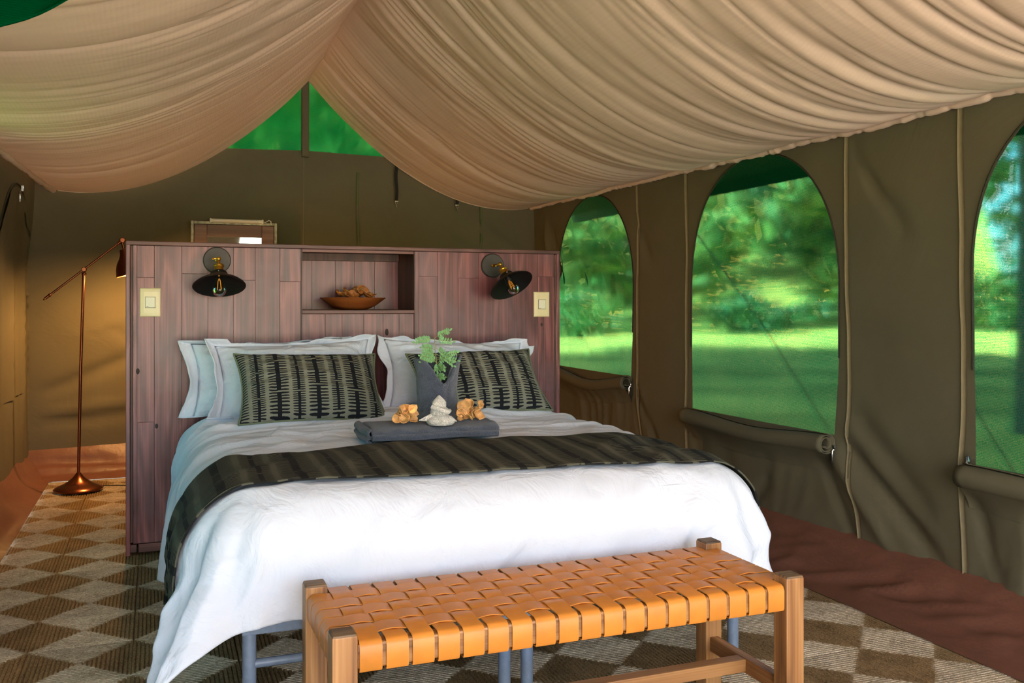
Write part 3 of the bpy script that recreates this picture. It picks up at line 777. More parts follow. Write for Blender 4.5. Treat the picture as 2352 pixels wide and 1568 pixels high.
# trees added to shade the near lawn (crowns unseen above the windows), and the far tree line
near = [(8.3, 2.2, 10.0, 4.5, 'added tall shade tree just outside, crown above the rightmost net window'), (12.6, 6.0, 10.6, 4.6, 'added tall shade tree out on the lawn to the right of the rightmost window'),
        (8.0, 6.6, 10.2, 4.2, 'added tall shade tree whose trunk stands behind the rightmost net window'), (14.4, 1.2, 11.0, 4.6, 'added tall shade tree far out to the right of the tent'),
        (11.0, 10.4, 10.6, 4.5, 'added tall shade tree behind the canvas between the two right windows'), (5.9, -1.8, 9.6, 4.2, 'added unseen shade tree beside the tent entrance'),
        (16.5, 11.0, 11.5, 4.6, 'added tall shade tree farthest out on the near lawn')]
for k, (x, y, h, r, lb) in enumerate(near): tree(x, y, h, r, lb, k % 3, 5200, 0.72, 0.36, 0.40, k+1, trunk=0.12)
far = [(13, 44, 12.5, 6.0, 'broad tree in the far tree line behind the headboard-side window'), (20.5, 38, 10.5, 5.2, 'yellow green tree in the far tree line left of the middle window'),
       (25.5, 46, 14.0, 6.2, 'tallest tree in the far tree line seen in the middle window'), (31, 36, 11.0, 5.0, 'pale tree in the far tree line centre of the middle window'),
       (38.5, 43, 13.5, 6.4, 'dark tree in the far tree line right of the middle window'), (44, 25, 12.0, 5.6, 'dark tree in the far tree line in the rightmost window'),
       (34, 57, 16.0, 7.0, 'large hazy tree behind the far tree line'), (4.5, 40, 12.0, 5.6, 'tree in the far tree line hidden by the headboard end'), (48, 12, 12.0, 5.8, 'tree in the far tree line beyond the right edge'),
       (15, 58, 17, 7.6, 'large tree of the rear tree row in the headboard-side window'), (25, 61, 18, 8.0, 'large tree of the rear tree row left of the middle window'), (45, 52, 18, 8.0, 'large tree of the rear tree row right of the middle window'), (52, 38, 16, 7.4, 'large tree of the rear tree row left in the rightmost window')]
for k, (x, y, h, r, lb) in enumerate(far): tree(x, y, h, r, lb, (1, 1, 0, 1, 2, 0, 1, 0, 2, 0, 2, 0, 1)[k], 1500, 0.5, 0.92, 0.62, 10+k)
for k, (x, y, h, r, lb) in enumerate(((35.5, 29.5, 2.4, 3.0, 'low dense hedge shrub across the rightmost net window'), (39.5, 35, 2.3, 3.0, 'low dense hedge shrub between the middle and rightmost windows'), (24, 33, 1.9, 2.4, 'low round bush on the lawn left in the middle window'),
                                      (14, 34, 2.2, 2.8, 'low bush far off in the headboard-side window'))):
    tree(x, y, h, r, lb, k % 3, 900, 0.6, 0.42, 0.3, 30+k, 'garden_bush', 0.05)
ROPE = plain('guy_rope', (60, 70, 50), rough=0.8)
for k, (y, lb) in enumerate(((4.25, 'dark guy rope slanting down outside the middle net window'), (5.8, 'dark guy rope slanting down outside the headboard-side net window'))):
    o = MB().tube([(3.46, y, 1.95), (4.1, y-0.15, 1.10), (4.85, y-0.35, -0.1)], 0.006, 6).build('guy_rope', ROPE); tag(o, lb, 'rope', 'tent guy ropes')

# ================================================================== HEADBOARD
YH, HX0, HX1, HZ = 4.625, -0.134, 2.075, 1.467
hb = empty('headboard', (0, 0, 0)); tag(hb, 'tall purple-brown stained pine headboard unit with an open niche behind the bed', 'headboard')
HD = 0.36
NX0, NX1, NZ0, NZ1 = 0.675, 1.247, 1.146, 1.437
MB().box((HX0, YH-0.008, 0.0), (HX0+0.020, YH+HD, HZ), bev=0.003).build('side_board', STAIN, hb)
MB().box((HX1-0.020, YH-0.008, 0.0), (HX1, YH+HD, HZ), bev=0.003).build('side_board', STAIN, hb)
MB().box((HX0, YH-0.010, HZ-0.018), (HX1, YH+HD, HZ+0.002), bev=0.003).build('top_board', STAIN_X, hb)
MB().box((HX0+0.02, YH+HD-0.012, 0.02), (NX0-0.03, YH+HD, HZ-0.02)).build('back_panel', STAIN_D, hb)
MB().box((NX1+0.03, YH+HD-0.012, 0.02), (HX1-0.02, YH+HD, HZ-0.02)).build('back_panel', STAIN_D, hb)
MB().box((HX0+0.055, YH-0.006, 0.012), (HX1-0.055, YH+0.02, 0.052), bev=0.003).build('bottom_rail', STAIN_X, hb)
MB().box((HX0+0.018, YH-0.004, 0.014), (HX0+0.048, YH+0.02, 0.050), bev=0.003).build('foot_block', STAIN_X, hb)
for x in (HX0+0.020, HX1-0.032):
    MB().box((x, YH-0.004, 0.06), (x+0.012, YH+0.012, HZ-0.020), bev=0.002).build('edge_strip', STAIN_D, hb)
rp = random.Random(3)
def staves(edges, z0, z1, joints, y=YH, m=STAIN):
    for i in range(len(edges)-1):
        a, b = edges[i], edges[i+1]
        cuts = [z0]+sorted(j for j in joints.get(i, []))+[z1]
        for k in range(len(cuts)-1):
            pr = rp.uniform(0, 0.0012)
            MB().box((a+0.0004, y-pr, cuts[k]+(0.0007 if k else 0)), (b-0.0004, y+0.018, cuts[k+1]), bev=0.0007).build('plank', m, hb, angle=30)
staves([HX0+0.032, -0.085, -0.01, 0.112, 0.230, 0.347, 0.449, 0.567, NX0-0.006], 0.055, HZ-0.019,
       {1: [1.298, 0.62], 3: [1.318], 4: [0.55], 5: [1.29], 7: [1.285], 6: [0.70]})
staves([NX1+0.006, 1.275, 1.375, 1.489, 1.605, 1.720, 1.831, 1.947, HX1-0.032], 0.055, HZ-0.019,
       {1: [1.318], 3: [1.312], 7: [1.325], 5: [0.8], 2: [0.6]})
staves([NX0-0.002, 0.79, 0.875, 0.985, 1.085, 1.17, NX1+0.002], 0.055, NZ0-0.022, {2: [0.75], 4: [0.9]}, YH+0.004)
staves([NX0, 0.775, 0.90, 1.005, 1.115, NX1], NZ0, NZ1, {}, YH+HD-0.03)
for x in (NX0-0.006, NX1+0.001):
    MB().box((x-0.0, YH-0.006, 0.06), (x+0.006, YH+0.012, HZ-0.02)).build('divider_strip', STAIN_D, hb)
MB().box((NX0-0.012, YH+0.012, NZ0-0.02), (NX0, YH+HD-0.01, HZ-0.02)).build('niche_side', STAIN_D, hb)
MB().box((NX1, YH+0.012, NZ0-0.02), (NX1+0.012, YH+HD-0.01, HZ-0.02)).build('niche_side', STAIN_D, hb)
MB().box((NX0-0.004, YH-0.006, NZ0-0.020), (NX1+0.004, YH+HD-0.012, NZ0-0.002), bev=0.002).build('niche_shelf', STAIN_X, hb)
MB().box((NX0, YH-0.002, NZ1-0.004), (NX1, YH+0.016, HZ-0.018), bev=0.002).build('niche_lintel', STAIN_X, hb)
MB().box((NX0, YH+HD-0.052, NZ1-0.030), (NX1, YH+HD-0.030, NZ1+0.01), bev=0.002).build('niche_batten', STAIN_D, hb)
# knots and a plug in the boards
KNOT = plain('pine_knot', (44, 24, 20), rough=0.6, var=0.4, vscale=90)
for x, z, rx, rz in ((-0.082, 0.86, 0.008, 0.014), (1.969, 1.062, 0.007, 0.010), (1.105, 1.03, 0.008, 0.018), (0.0, 0.60, 0.007, 0.012), (0.30, 0.83, 0.012, 0.010)):
    b = MB(); b.lathe([(0.3, 0.0012), (0.7, 0.0016), (1.0, 0.0)], 16, Matrix.Translation((x, YH-0.0012, z)) @ Matrix.Rotation(PI/2, 4, 'X') @ Matrix.Diagonal((rx, rz, 1, 1)))
    b.build('knot', KNOT, hb)

# ---- light switches
def switch(x0, x1, z0, z1, label):
    r = empty('light_switch', ((x0+x1)/2, YH, (z0+z1)/2)); tag(r, label, 'light switch', 'headboard light switches')
    w, h = (x1-x0)/2, (z1-z0)/2
    b = MB(); pr = [(1.0, 0.0015), (1.0, 0.004), (0.93, 0.0075), (0.62, 0.011), (0.60, 0.011)]
    vs_ = []; fs = []
    for s, d in pr:
        ins = (1-s)*min(w, h)
        for sx, sz in ((-1, -1), (1, -1), (1, 1), (-1, 1)):
            vs_.append((sx*(w-ins), -d, sz*(h-ins)))
    for i in range(len(pr)-1):
        for k in range(4): fs.append((i*4+k, i*4+(k+1) % 4, (i+1)*4+(k+1) % 4, (i+1)*4+k))
    e = (len(pr)-1)*4; fs.append((e, e+1, e+2, e+3))
    b.add(vs_, fs); b.build('cover_plate', SWITCH, r, angle=25)
    k = MB().box((-0.021, -0.0150, -0.025), (0.021, -0.009, 0.025), bev=0.0015).build('rocker', SWITCH_R, r)
    MB().box((-0.017, -0.0156, -0.0215), (-0.008, -0.0149, -0.0195)).build('rocker_mark', PLATE, k)
    MB().box((-0.0225, -0.0116, -0.0265), (0.0225, -0.0105, 0.0265)).build('rocker_surround', PLATE, r)
switch(-0.073, 0.018, 1.115, 1.249, 'cream light switch on the headboard beside the lamp nearest the copper floor lamp')
switch(1.921, 2.014, 1.105, 1.241, 'cream light switch on the headboard end near the green net window')

# ---- wall sconces
def sconce(x, z, tilt, side, label):
    r = empty('wall_sconce', (x, YH, z)); tag(r, label, 'wall lamp', 'black wall lamps on the headboard')
    Rx = Matrix.Rotation(PI/2, 4, 'X')
    MB().lathe([(0.064, 0.0), (0.064, 0.012), (0.060, 0.016), (0.001, 0.016)], 40, Rx).build('backplate', PLATE, r, angle=30)
    MB().lathe([(0.0055, 0.012), (0.0055, 0.118)], 14, Rx).lathe([(0.010, 0.016), (0.010, 0.022), (0.006, 0.026)], 16, Rx).build('arm', BRASS, r)
    H = Matrix.Translation((0, -0.125, 0.002)) @ Matrix.Rotation(side, 4, 'Y') @ Matrix.Rotation(-tilt, 4, 'X')
    kn = MB().ball((0, 0, 0), 0.0115, 16, H); kn.tube([(0, 0, -0.008), (0, 0, -0.030)], 0.0065, 12, M=H)
    kn.tube([(0.0, 0, 0), (-0.020, 0.0, 0.0)], 0.003, 8, M=H).ball((-0.025, 0, 0), 0.0062, 12, H, (1.1, 0.6, 1))
    kn.build('knuckle', BRASS, r)
    MB().lathe([(0.008, -0.026), (0.014, -0.030), (0.0235, -0.034), (0.0235, -0.040), (0.0205, -0.044), (0.0205, -0.072), (0.018, -0.074)], 28, H).build('socket', BRASS, r, angle=30)
    pr_o = [(0.018, -0.068), (0.034, -0.070), (0.038, -0.076), (0.038, -0.084), (0.042, -0.088), (0.066, -0.104), (0.100, -0.124), (0.116, -0.138), (0.119, -0.142)]
    pr_i = [(0.117, -0.142), (0.113, -0.139), (0.098, -0.127), (0.064, -0.107), (0.036, -0.090), (0.018, -0.086)]
    sh = MB().lathe(pr_o+pr_i, 56, H, cap0=False, cap1=False).build('shade', BLACK, r, angle=35)
    for an in (0.4, 2.6, 4.6):
        MB().ball((0.0385*math.cos(an), 0.0385*math.sin(an), -0.080), 0.0035, 8, H).build('screw', CHROME, sh)
    bp = [(0.011, -0.074), (0.013, -0.086), (0.020, -0.106), (0.028, -0.130), (0.032, -0.150), (0.031, -0.166), (0.025, -0.180), (0.014, -0.189), (0.001, -0.192)]
    bu = MB().lathe(bp, 28, H, cap0=False).build('bulb', BULB, r, angle=80)
    f = MB()
    for k in range(4):
        an = PI/4+k*PI/2; c, s = math.cos(an), math.sin(an)
        f.tube([(0.006*c, 0.006*s, -0.104), (0.011*c, 0.011*s, -0.158)], 0.0009, 6, M=H)
    f.tube([(0, 0, -0.086), (0, 0, -0.112)], 0.0022, 6, M=H)
    f.build('filament', FIL, bu)
sconce(0.271, 1.384, math.radians(24), 0.0, 'black cone wall lamp with brass socket above the two stacked pillows')
sconce(1.680, 1.381, math.radians(34), math.radians(-17), 'black cone wall lamp with brass socket tilted toward the window side')

# ---- wooden bowl and dried leaves in the niche
bowl_c = Vector((0.965, 4.80, NZ0-0.002))
o = MB().lathe([(0.06, 0.0), (0.075, 0.002), (0.115, 0.020), (0.140, 0.038), (0.172, 0.062), (0.170, 0.064), (0.138, 0.045), (0.10, 0.022), (0.05, 0.012), (0.001, 0.011)], 48, cap1=False).build('wooden_bowl', BOWLW, angle=50, loc=bowl_c)
tag(o, 'shallow turned reddish-brown wooden bowl standing in the headboard niche', 'bowl')

def petal_mesh(seed, a=0.03, b=0.024, curl=0.5):
    rnd = random.Random(seed); n, k = 7, 12
    P = np.zeros((n, k, 3)); ph = rnd.random()*6
    for i in range(n):
        r = i/(n-1)
        for j in range(k):
            t = 2*PI*j/k
            x = a*r*math.cos(t); y = b*r*math.sin(t)*(1-0.25*math.cos(t))
            z = curl*(x*x+1.3*y*y)/0.03+0.006*r*math.sin(3*t+ph)+0.004*r*math.sin(5*t+ph*2)-0.006*math.exp(-(y/0.004)**2)*0.4
            P[i, j] = (x, y, z)
    me = grid_mesh('petal', P, closed=True)
    bm = bmesh.new(); bm.from_mesh(me); bmesh.ops.remove_doubles(bm, verts=bm.verts, dist=1e-5)
    bmesh.ops.recalc_face_normals(bm, faces=bm.faces)
    r = bmesh.ops.solidify(bm, geom=bm.faces[:], thickness=0.0016); bm.to_mesh(me); bm.free(); me.shade_smooth()
    return me
PET = [petal_mesh(i, 0.030*s, 0.024*s, c) for i, (s, c) in enumerate(((1.0, 0.55), (1.1, 0.35), (0.9, 0.8), (1.05, 0.65), (0.8, 0.5)))]
for me in PET: me.materials.append(PETAL)
PETB = [petal_mesh(10+i, 0.034, 0.024, c) for i, c in enumerate((0.5, 0.8, 0.3, 0.65))]
for me in PETB: me.materials.append(PETAL_D)
rd = random.Random(11)
names = ['dark curled dried leaf at the left end of the bowl', 'brown dried leaf behind the left side of the bowl heap', 'amber curled dried leaf in the front of the bowl',
         'brown folded dried leaf in the middle of the bowl', 'tall round orange dried leaf standing up in the bowl', 'dark dried leaf between the amber and the round leaf',
         'small brown dried leaf at the right end of the bowl heap', 'amber dried leaf lying low in the bowl front', 'flat yellow dried leaf near the right rim of the bowl']
spots = [(-0.075, -0.01, 0.068, 0.5, 1.1), (-0.040, 0.03, 0.075, 0.9, 0.8), (-0.010, -0.05, 0.068, 1.1, 0.2), (0.008, 0.01, 0.080, 0.6, 2.0), (0.045, 0.0, 0.095, 1.45, 0.2),
         (0.028, 0.03, 0.070, 1.0, 2.6), (0.060, -0.035, 0.060, 0.7, 1.6), (-0.040, -0.055, 0.058, 0.8, 0.6), (0.090, -0.02, 0.060, 0.25, 0.3)]
for k, ((x, y, z, tl, rz), lb) in enumerate(zip(spots, names)):
    r = empty('dried_leaf', bowl_c+Vector((x, y, z+0.010)), (tl, 0.2*rd.uniform(-1, 1), rz)); tag(r, lb, 'dried leaf', 'dried leaves in the bowl')
    link('blade', PETB[k % 4], None, r)
    MB().tube([(-0.03, 0, 0.02), (-0.045, 0.002, 0.030), (-0.062, 0.0, 0.036)], 0.0016, 6).build('stalk', STRAWC, r)

# ================================================================== BED
BXC = 0.985
def bed_base(x0, x1, label):
    r = empty('steel_bedstead', ((x0+x1)/2, 3.5, 0)); tag(r, label, 'bedstead', 'grey steel bedsteads'); ox, oy = (x0+x1)/2, 3.5
    rad = 0.018
    for x in (x0, x1):
        for y in (2.47, 4.50):
            b = MB().tube([(x-ox, y-oy, 0.012), (x-ox, y-oy, 0.335)], rad, 16); l = b.build('leg', BEDSTEEL, r)
            MB().lathe([(0.0205, 0.0), (0.0205, 0.016), (0.018, 0.020)], 16, Matrix.Translation((x-ox, y-oy, 0.0))).build('rubber_foot', RUBBER, l)
    for y in (2.47, 4.50):
        MB().tube([(x0-ox, y-oy, 0.235), (x1-ox, y-oy, 0.235)], 0.012, 12).build('cross_bar', BEDSTEEL, r)
        MB().box((x0-ox-0.02, y-oy-0.018, 0.315), (x1-ox+0.02, y-oy+0.018, 0.352), bev=0.003).build('end_rail', BEDSTEEL, r)
    for x in (x0, x1):
        MB().box((x-ox-0.018, 2.47-oy, 0.315), (x-ox+0.018, 4.50-oy, 0.352), bev=0.003).build('side_rail', BEDSTEEL, r)
    for k in range(8):
        y = 2.65+k*0.24
        MB().box((x0-ox, y-oy-0.03, 0.335), (x1-ox, y-oy+0.03, 0.350)).build('slat', TEAK['x'], r)
bed_base(0.225, 0.935, 'grey steel tube single bedstead on the floor lamp side of the bed')
bed_base(1.005, 1.715, 'grey steel tube single bedstead on the net window side of the bed')
o = MB().box((0.245, 2.50, 0.353), (1.725, 4.58, 0.615), bev=0.05).build('mattress', COTTON); tag(o, 'white mattress hidden under the duvet on the steel bed', 'mattress')

# ---- duvet
HALF, T0, YTOP, RAD = 0.715, 1.80, 4.45, 0.20
def drape(s, t, lift=0.0, wr=True):
    es = np.maximum(np.abs(s)-HALF, 0); et = np.maximum(t-T0, 0)
    L = np.hypot(es, et)+1e-9
    ang = np.arctan2(et, es)
    corner = np.sin(2*np.clip(ang, 0, PI/2))*(et > 0)*(es > 0)
    q = RAD*PI/2
    left = (s < 0)
    flare = 0.05+0.05*(es > 0)*left*(1-corner)+(0.40*left+0.10)*corner**1.5
    Hh = np.where(L < q, RAD*np.sin(np.minimum(L, q)/RAD), RAD+(L-q)*flare)
    D = np.where(L < q, RAD*(1-np.cos(np.minimum(L, q)/RAD)), RAD+(L-q)*np.sqrt(np.maximum(1-flare**2, 0.2)))
    # folds in the hanging cloth
    hang = sstep(0.04, 0.42, L)
    fold = 0.0
    if wr:
        fold = hang*(0.018*vn(s*4.0, t*4.0, 1.0)*(1-corner)+0.026*corner*np.sin(ang*9)
                     + (0.020*(1-2*np.abs(vn((s*1.0+t*0.75)*5.0, t*1.6, 5)))+0.010*(1-2*np.abs(vn((s*1.0+t*0.9)*11.0, t*2.5, 25))))*sstep(0.0, 0.12, et)
                     + (0.022*(1-2*np.abs(vn(t*4.5+1.2*es, es*2.0, 6)))+0.010*(1-2*np.abs(vn(t*11+2*es, es*2.0, 36))))*sstep(0.0, 0.12, es))
    Hh = Hh+fold
    x = np.sign(s)*np.minimum(np.abs(s), HALF)+np.sign(s)*Hh*es/L
    y = -np.minimum(t, T0)-Hh*et/L
    z = 0.655-D
    # soft crown of the filling
    sx = np.clip(np.abs(s)/HALF, 0, 1); z = z+0.026*(1-sx**2.5)*sstep(0.0, 0.3, t)*(1-sstep(T0-0.45, T0+0.05, t))*0.8
    if wr:
        top = (1-sstep(0.05, 0.30, L))
        cr = sstep(1.35, 0.6, t)
        z = z+top*(0.010*vn(s*2.2, t*2.6, 3)+cr*(0.018*(1-2*np.abs(vn(s*1.6+t*2, t*7, 4)))+0.012*(1-2*np.abs(vn(s*2.2-t*3, t*13, 8))))
                   + 0.011*(1-2*np.abs(vn(s*4.2+t*3.4, t*4.2-s, 14)))*(0.25+0.75*sstep(0.3, 0.7, sx)))
    P = np.stack([BXC+x, YTOP+y, z], -1)
    if lift:
        P = P+normals(P)*(-lift if normals(P)[P.shape[0]//2, P.shape[1]//2, 2] < 0 else lift)
    return P
ns, nt_ = 190, 190
s = np.linspace(-HALF-0.60, HALF+0.42, ns)[None, :]+np.zeros((nt_, 1)); t = np.linspace(0.0, T0+0.43, nt_)[:, None]+np.zeros((1, ns))
# uneven hems
t2 = t+sstep(T0, T0+0.43, t)*0.02*vn(s*3, 0, 2); s2 = s+np.sign(s)*sstep(HALF, HALF+0.5, np.abs(s))*0.03*vn(t*2.5, 0, 4)
duv = link('duvet', grid_mesh('duvet', drape(s2, t2), uv=np.stack([s, t], -1)), COTTON)
md = duv.modifiers.new('thickness', 'SOLIDIFY'); md.thickness = 0.012; md.offset = 1
md = duv.modifiers.new('smooth', 'SUBSURF'); md.levels = 1; md.render_levels = 1
tag(duv, 'white cotton duvet draped over the double bed, hanging down at the foot', 'duvet')

# ---- bed runner
ns, nt_ = 220, 40
s = np.linspace(-HALF-0.56, HALF+0.40, ns)[None, :]+np.zeros((nt_, 1)); tt = np.linspace(0, 1, nt_)[:, None]+np.zeros((1, ns))
t_back = 1.34+0.012*vn(s*3, 0, 3)+0.03*(s/1.0); t_front = 1.845+0.012*vn(s*3.5, 3, 3)+0.02*(s/1.0)
tq = t_back+(t_front-t_back)*tt
P = drape(s, tq, 0.010)
P[:, :, 2] += 0.004*(1-2*np.abs(vn(s*5.0+tq*4, tq*2, 9)))*(1-sstep(HALF, HALF+0.2, np.abs(s)))
runner = link('bed_runner', grid_mesh('bed_runner', P, uv=np.stack([s, tq], -1)), PRINT_R)
md = runner.modifiers.new('thickness', 'SOLIDIFY'); md.thickness = 0.005; md.offset = -1
tag(runner, 'dark olive and black comb-print runner laid across the white duvet', 'bed runner')

# ---- pillows
def cushion_parts(w, h, T, seed, pinch=0.05, n=44, power=3.2, wamp=0.006, tex=0.55):
    u = np.linspace(-1, 1, n)[None, :]+np.zeros((n, 1)); v = np.linspace(-1, 1, n)[:, None]+np.zeros((1, n))
    x = w/2*u*(1-pinch*(1-v**2)*np.abs(u)**2); z = h/2*v*(1-pinch*1.2*(1-u**2)*np.abs(v)**2)
    th = T/2*((1-np.abs(u)**power)*(1-np.abs(v)**power))**tex
    th = th*(1+0.10*vn(u*1.6, v*1.6, seed))
    edge = (1-np.maximum(np.abs(u), np.abs(v)))
    wr = (wamp*(1-2*np.abs(vn(u*3+v*2, v*5, seed+2)))+wamp*0.6*(1-2*np.abs(vn(u*9-v*3, v*4, seed+5)))*sstep(0.2, -0.9, u))*sstep(0, 0.15, edge)
    F = np.stack([x, -th-wr, z], -1); Bk = np.stack([x, th+wr*0.5, z], -1)
    return F, Bk, u, v, x, z

def soft_mesh(name, F, Bk, uvm):
    n = F.shape[0]; m = F.shape[1]
    V = np.concatenate([F.reshape(-1, 3), Bk.reshape(-1, 3)])
    idx = np.arange(n*m).reshape(n, m)
    a, b, c, d = idx[:-1, :-1].ravel(), idx[:-1, 1:].ravel(), idx[1:, 1:].ravel(), idx[1:, :-1].ravel()
    f1 = np.stack([a, b, c, d], 1); f2 = np.stack([d, c, b, a], 1)+n*m
    me = bpy.data.meshes.new(name); me.from_pydata(V.tolist(), [], np.concatenate([f1, f2]).tolist())
    set_uv(me, np.concatenate([uvm.reshape(-1, 2)]*2))
    bm = bmesh.new(); bm.from_mesh(me); bmesh.ops.remove_doubles(bm, verts=bm.verts, dist=1e-5); bm.to_mesh(me); bm.free()
    me.shade_smooth(); me.update(); return me

def pillow(loc, lean, rz, w, h, T, seed, label, fl=(0.05, 0.05), roll=0.0, fold=0.0):
    r = empty('pillow', loc, (-lean, roll, rz)); tag(r, label, 'pillow', 'white pillows')
    F, Bk, u, v, x, z = cushion_parts(w, h, T, seed, 0.085, 56, 2.8, 0.010, 0.72)
    off = np.array([0, 0, h/2])
    # sag: weight settles to the bottom, top edge softens
    for A in (F, Bk): A += off
    link('pillow_body', soft_mesh('pillow_body', F, Bk, np.stack([x, z], -1)), COTTON_P, r)
    # flat flange all round
    n = F.shape[0]
    loop = np.concatenate([F[0, :-1], F[:-1, -1], F[-1, :0:-1], F[:0:-1, 0]])
    cen = np.array([0, 0, h/2]); m = len(loop); k = 7
    G = np.zeros((m, k, 3)); ang = np.linspace(0, 2*PI, m, endpoint=False)
    for j in range(k):
        f = j/(k-1)
        d = loop-cen; dx = np.sign(d[:, 0])*fl[0]*sstep(0.75, 1.0, np.abs(d[:, 0])/(w/2)); dz = np.sign(d[:, 2])*fl[1]*sstep(0.75, 1.0, np.abs(d[:, 2])/(h/2))
        G[:, j, 0] = loop[:, 0]+dx*f*(1+0.35*vn(loop[:, 2]*14, seed, 1)); G[:, j, 2] = np.maximum(loop[:, 2]+dz*f+0.012*f*vn(loop[:, 2]*11, seed, 6), 0.004)
        G[:, j, 1] = loop[:, 1]+f*(0.026*vn(loop[:, 0]*7+loop[:, 2]*9, seed, j*0.2)+0.018*vn(loop[:, 0]*19+loop[:, 2]*23, seed, 3)) - fold*f*f*(d[:, 0] < -w*0.4)
    idx = np.arange(m*k).reshape(m, k); idx = np.concatenate([idx, idx[:1]], 0)
    a, b, c, d_ = idx[:-1, :-1].ravel(), idx[:-1, 1:].ravel(), idx[1:, 1:].ravel(), idx[1:, :-1].ravel()
    me = bpy.data.meshes.new('flange'); me.from_pydata(G.reshape(-1, 3).tolist(), [], np.stack([a, b, c, d_], 1).tolist()); me.shade_smooth(); me.update()
    o = link('flange', me, COTTON_P, r); md = o.modifiers.new('thickness', 'SOLIDIFY'); md.thickness = 0.004
    return r
pillow((0.505, 4.42, 0.665), math.radians(14), math.radians(-2), 0.70, 0.345, 0.16, 1, 'white flanged pillow leaning on the headboard behind the front pillow', (0.05, 0.012), -0.03, 0.03)
pillow((0.610, 4.24, 0.665), math.radians(24), math.radians(0), 0.71, 0.36, 0.20, 2, 'white flanged pillow behind the patterned cushion on the floor lamp side', (0.046, 0.014), -0.03, 0.04)
pillow((1.395, 4.27, 0.665), math.radians(26), math.radians(1), 0.73, 0.36, 0.20, 3, 'white flanged pillow behind the patterned cushion on the window side', (0.046, 0.014), 0.04, 0.0)
pillow((1.49, 4.44, 0.665), math.radians(12), math.radians(1), 0.68, 0.29, 0.13, 4, 'white flanged pillow hidden at the headboard on the window side, only its low corner showing', (0.05, 0.01), 0.0, 0.0)

# ---- patterned cushions
def print_cushion(loc, lean, rz, roll, w, h, T, seed, label):
    r = empty('scatter_cushion', loc, (-lean, roll, rz)); tag(r, label, 'cushion', 'comb-print scatter cushions')
    F, Bk, u, v, x, z = cushion_parts(w, h, T, seed, 0.085, 48, 2.3, 0.006, 0.62)
    for A in (F, Bk): A += np.array([0, 0, h/2])
    link('cover', soft_mesh('cover', F, Bk, np.stack([x*1.0+seed*0.37, z+0.3], -1)), PRINT, r)
    loop = np.concatenate([F[0, :-1], F[:-1, -1], F[-1, :0:-1], F[:0:-1, 0], F[:1, 0]])
    MB().tube([tuple(p) for p in loop], 0.0042, 8, cap=False).build('piping', PIPING, r)
print_cushion((0.632, 3.93, 0.668), math.radians(45), math.radians(1), 0.02, 0.635, 0.395, 0.17, 5, 'olive and black comb-print cushion in front of the two stacked pillows')
print_cushion((1.425, 3.95, 0.668), math.radians(45), math.radians(1), -0.02, 0.635, 0.39, 0.17, 8, 'olive and black comb-print cushion behind the rolled towel and sprig')

# ================================================================== ON THE BED
# ---- folded bath towel: layers folded so that rounded folds face left and front
TOP = 0.684
def folded_towel():
    r = empty('folded_towel', (0.94, 3.28, TOP), (0, 0, math.radians(-2))); tag(r, 'slate grey bath towel folded flat on the duvet under the ornaments', 'towel')
    w, d, h = 0.47, 0.27, 0.056
    # body: rounded slab, fluffy
    n, m = 60, 40
    a = np.linspace(0, 2*PI, m, endpoint=False)[None, :]; t = np.linspace(-1, 1, n)[:, None]
    cy = np.sign(np.cos(a))*np.abs(np.cos(a))**0.45*d/2; cz = np.sign(np.sin(a))*np.abs(np.sin(a))**0.65*h/2
    end = (1-np.abs(t)**14)**0.35
    x = t*w/2+0*a; y = cy*(0.96+0.04*end); z = h/2+cz*(0.55+0.45*end)
    nb = 0.004*vn(x*22, y*22, z*40)+0.006*vn(x*6, y*6, 3)
    P = np.stack([x, y*(1+nb*1.5), z+nb*(z > h*0.3)], -1)
    b = link('towel_body', grid_mesh('towel_body', P, closed=True), SLATE_TERRY, r)
    for e in (0, -1):
        pass
    # folded-back layers showing at the left end
    for k, (z0, dz, out) in enumerate(((0.012, 0.013, 0.028), (0.036, 0.016, 0.018))):
        n2, m2 = 30, 16
        yy = np.linspace(-d/2*0.95, d/2*0.95, n2)[:, None]; aa = np.linspace(-PI/2, PI/2, m2)[None, :]
        ov = out*(1+0.35*vn(yy*9, k, 1))
        P = np.stack([-w/2+0.02-ov*np.cos(aa)-0.02, yy+0*aa, z0+dz*np.sin(aa)+0.003*vn(yy*14, k, 4)], -1)
        o = link('towel_fold', grid_mesh('towel_fold', P), SLATE_TERRY, r); md = o.modifiers.new('t', 'SOLIDIFY'); md.thickness = 0.008
    # front edge fold line
    MB().tube([(x_, -d/2-0.001+0.002*math.sin(x_*30), 0.020+0.002*math.sin(x_*17)) for x_ in np.linspace(-w/2, w/2*0.97, 30)], 0.012, 10).build('towel_fold', SLATE_TERRY, r)
folded_towel()
TT = TOP+0.058

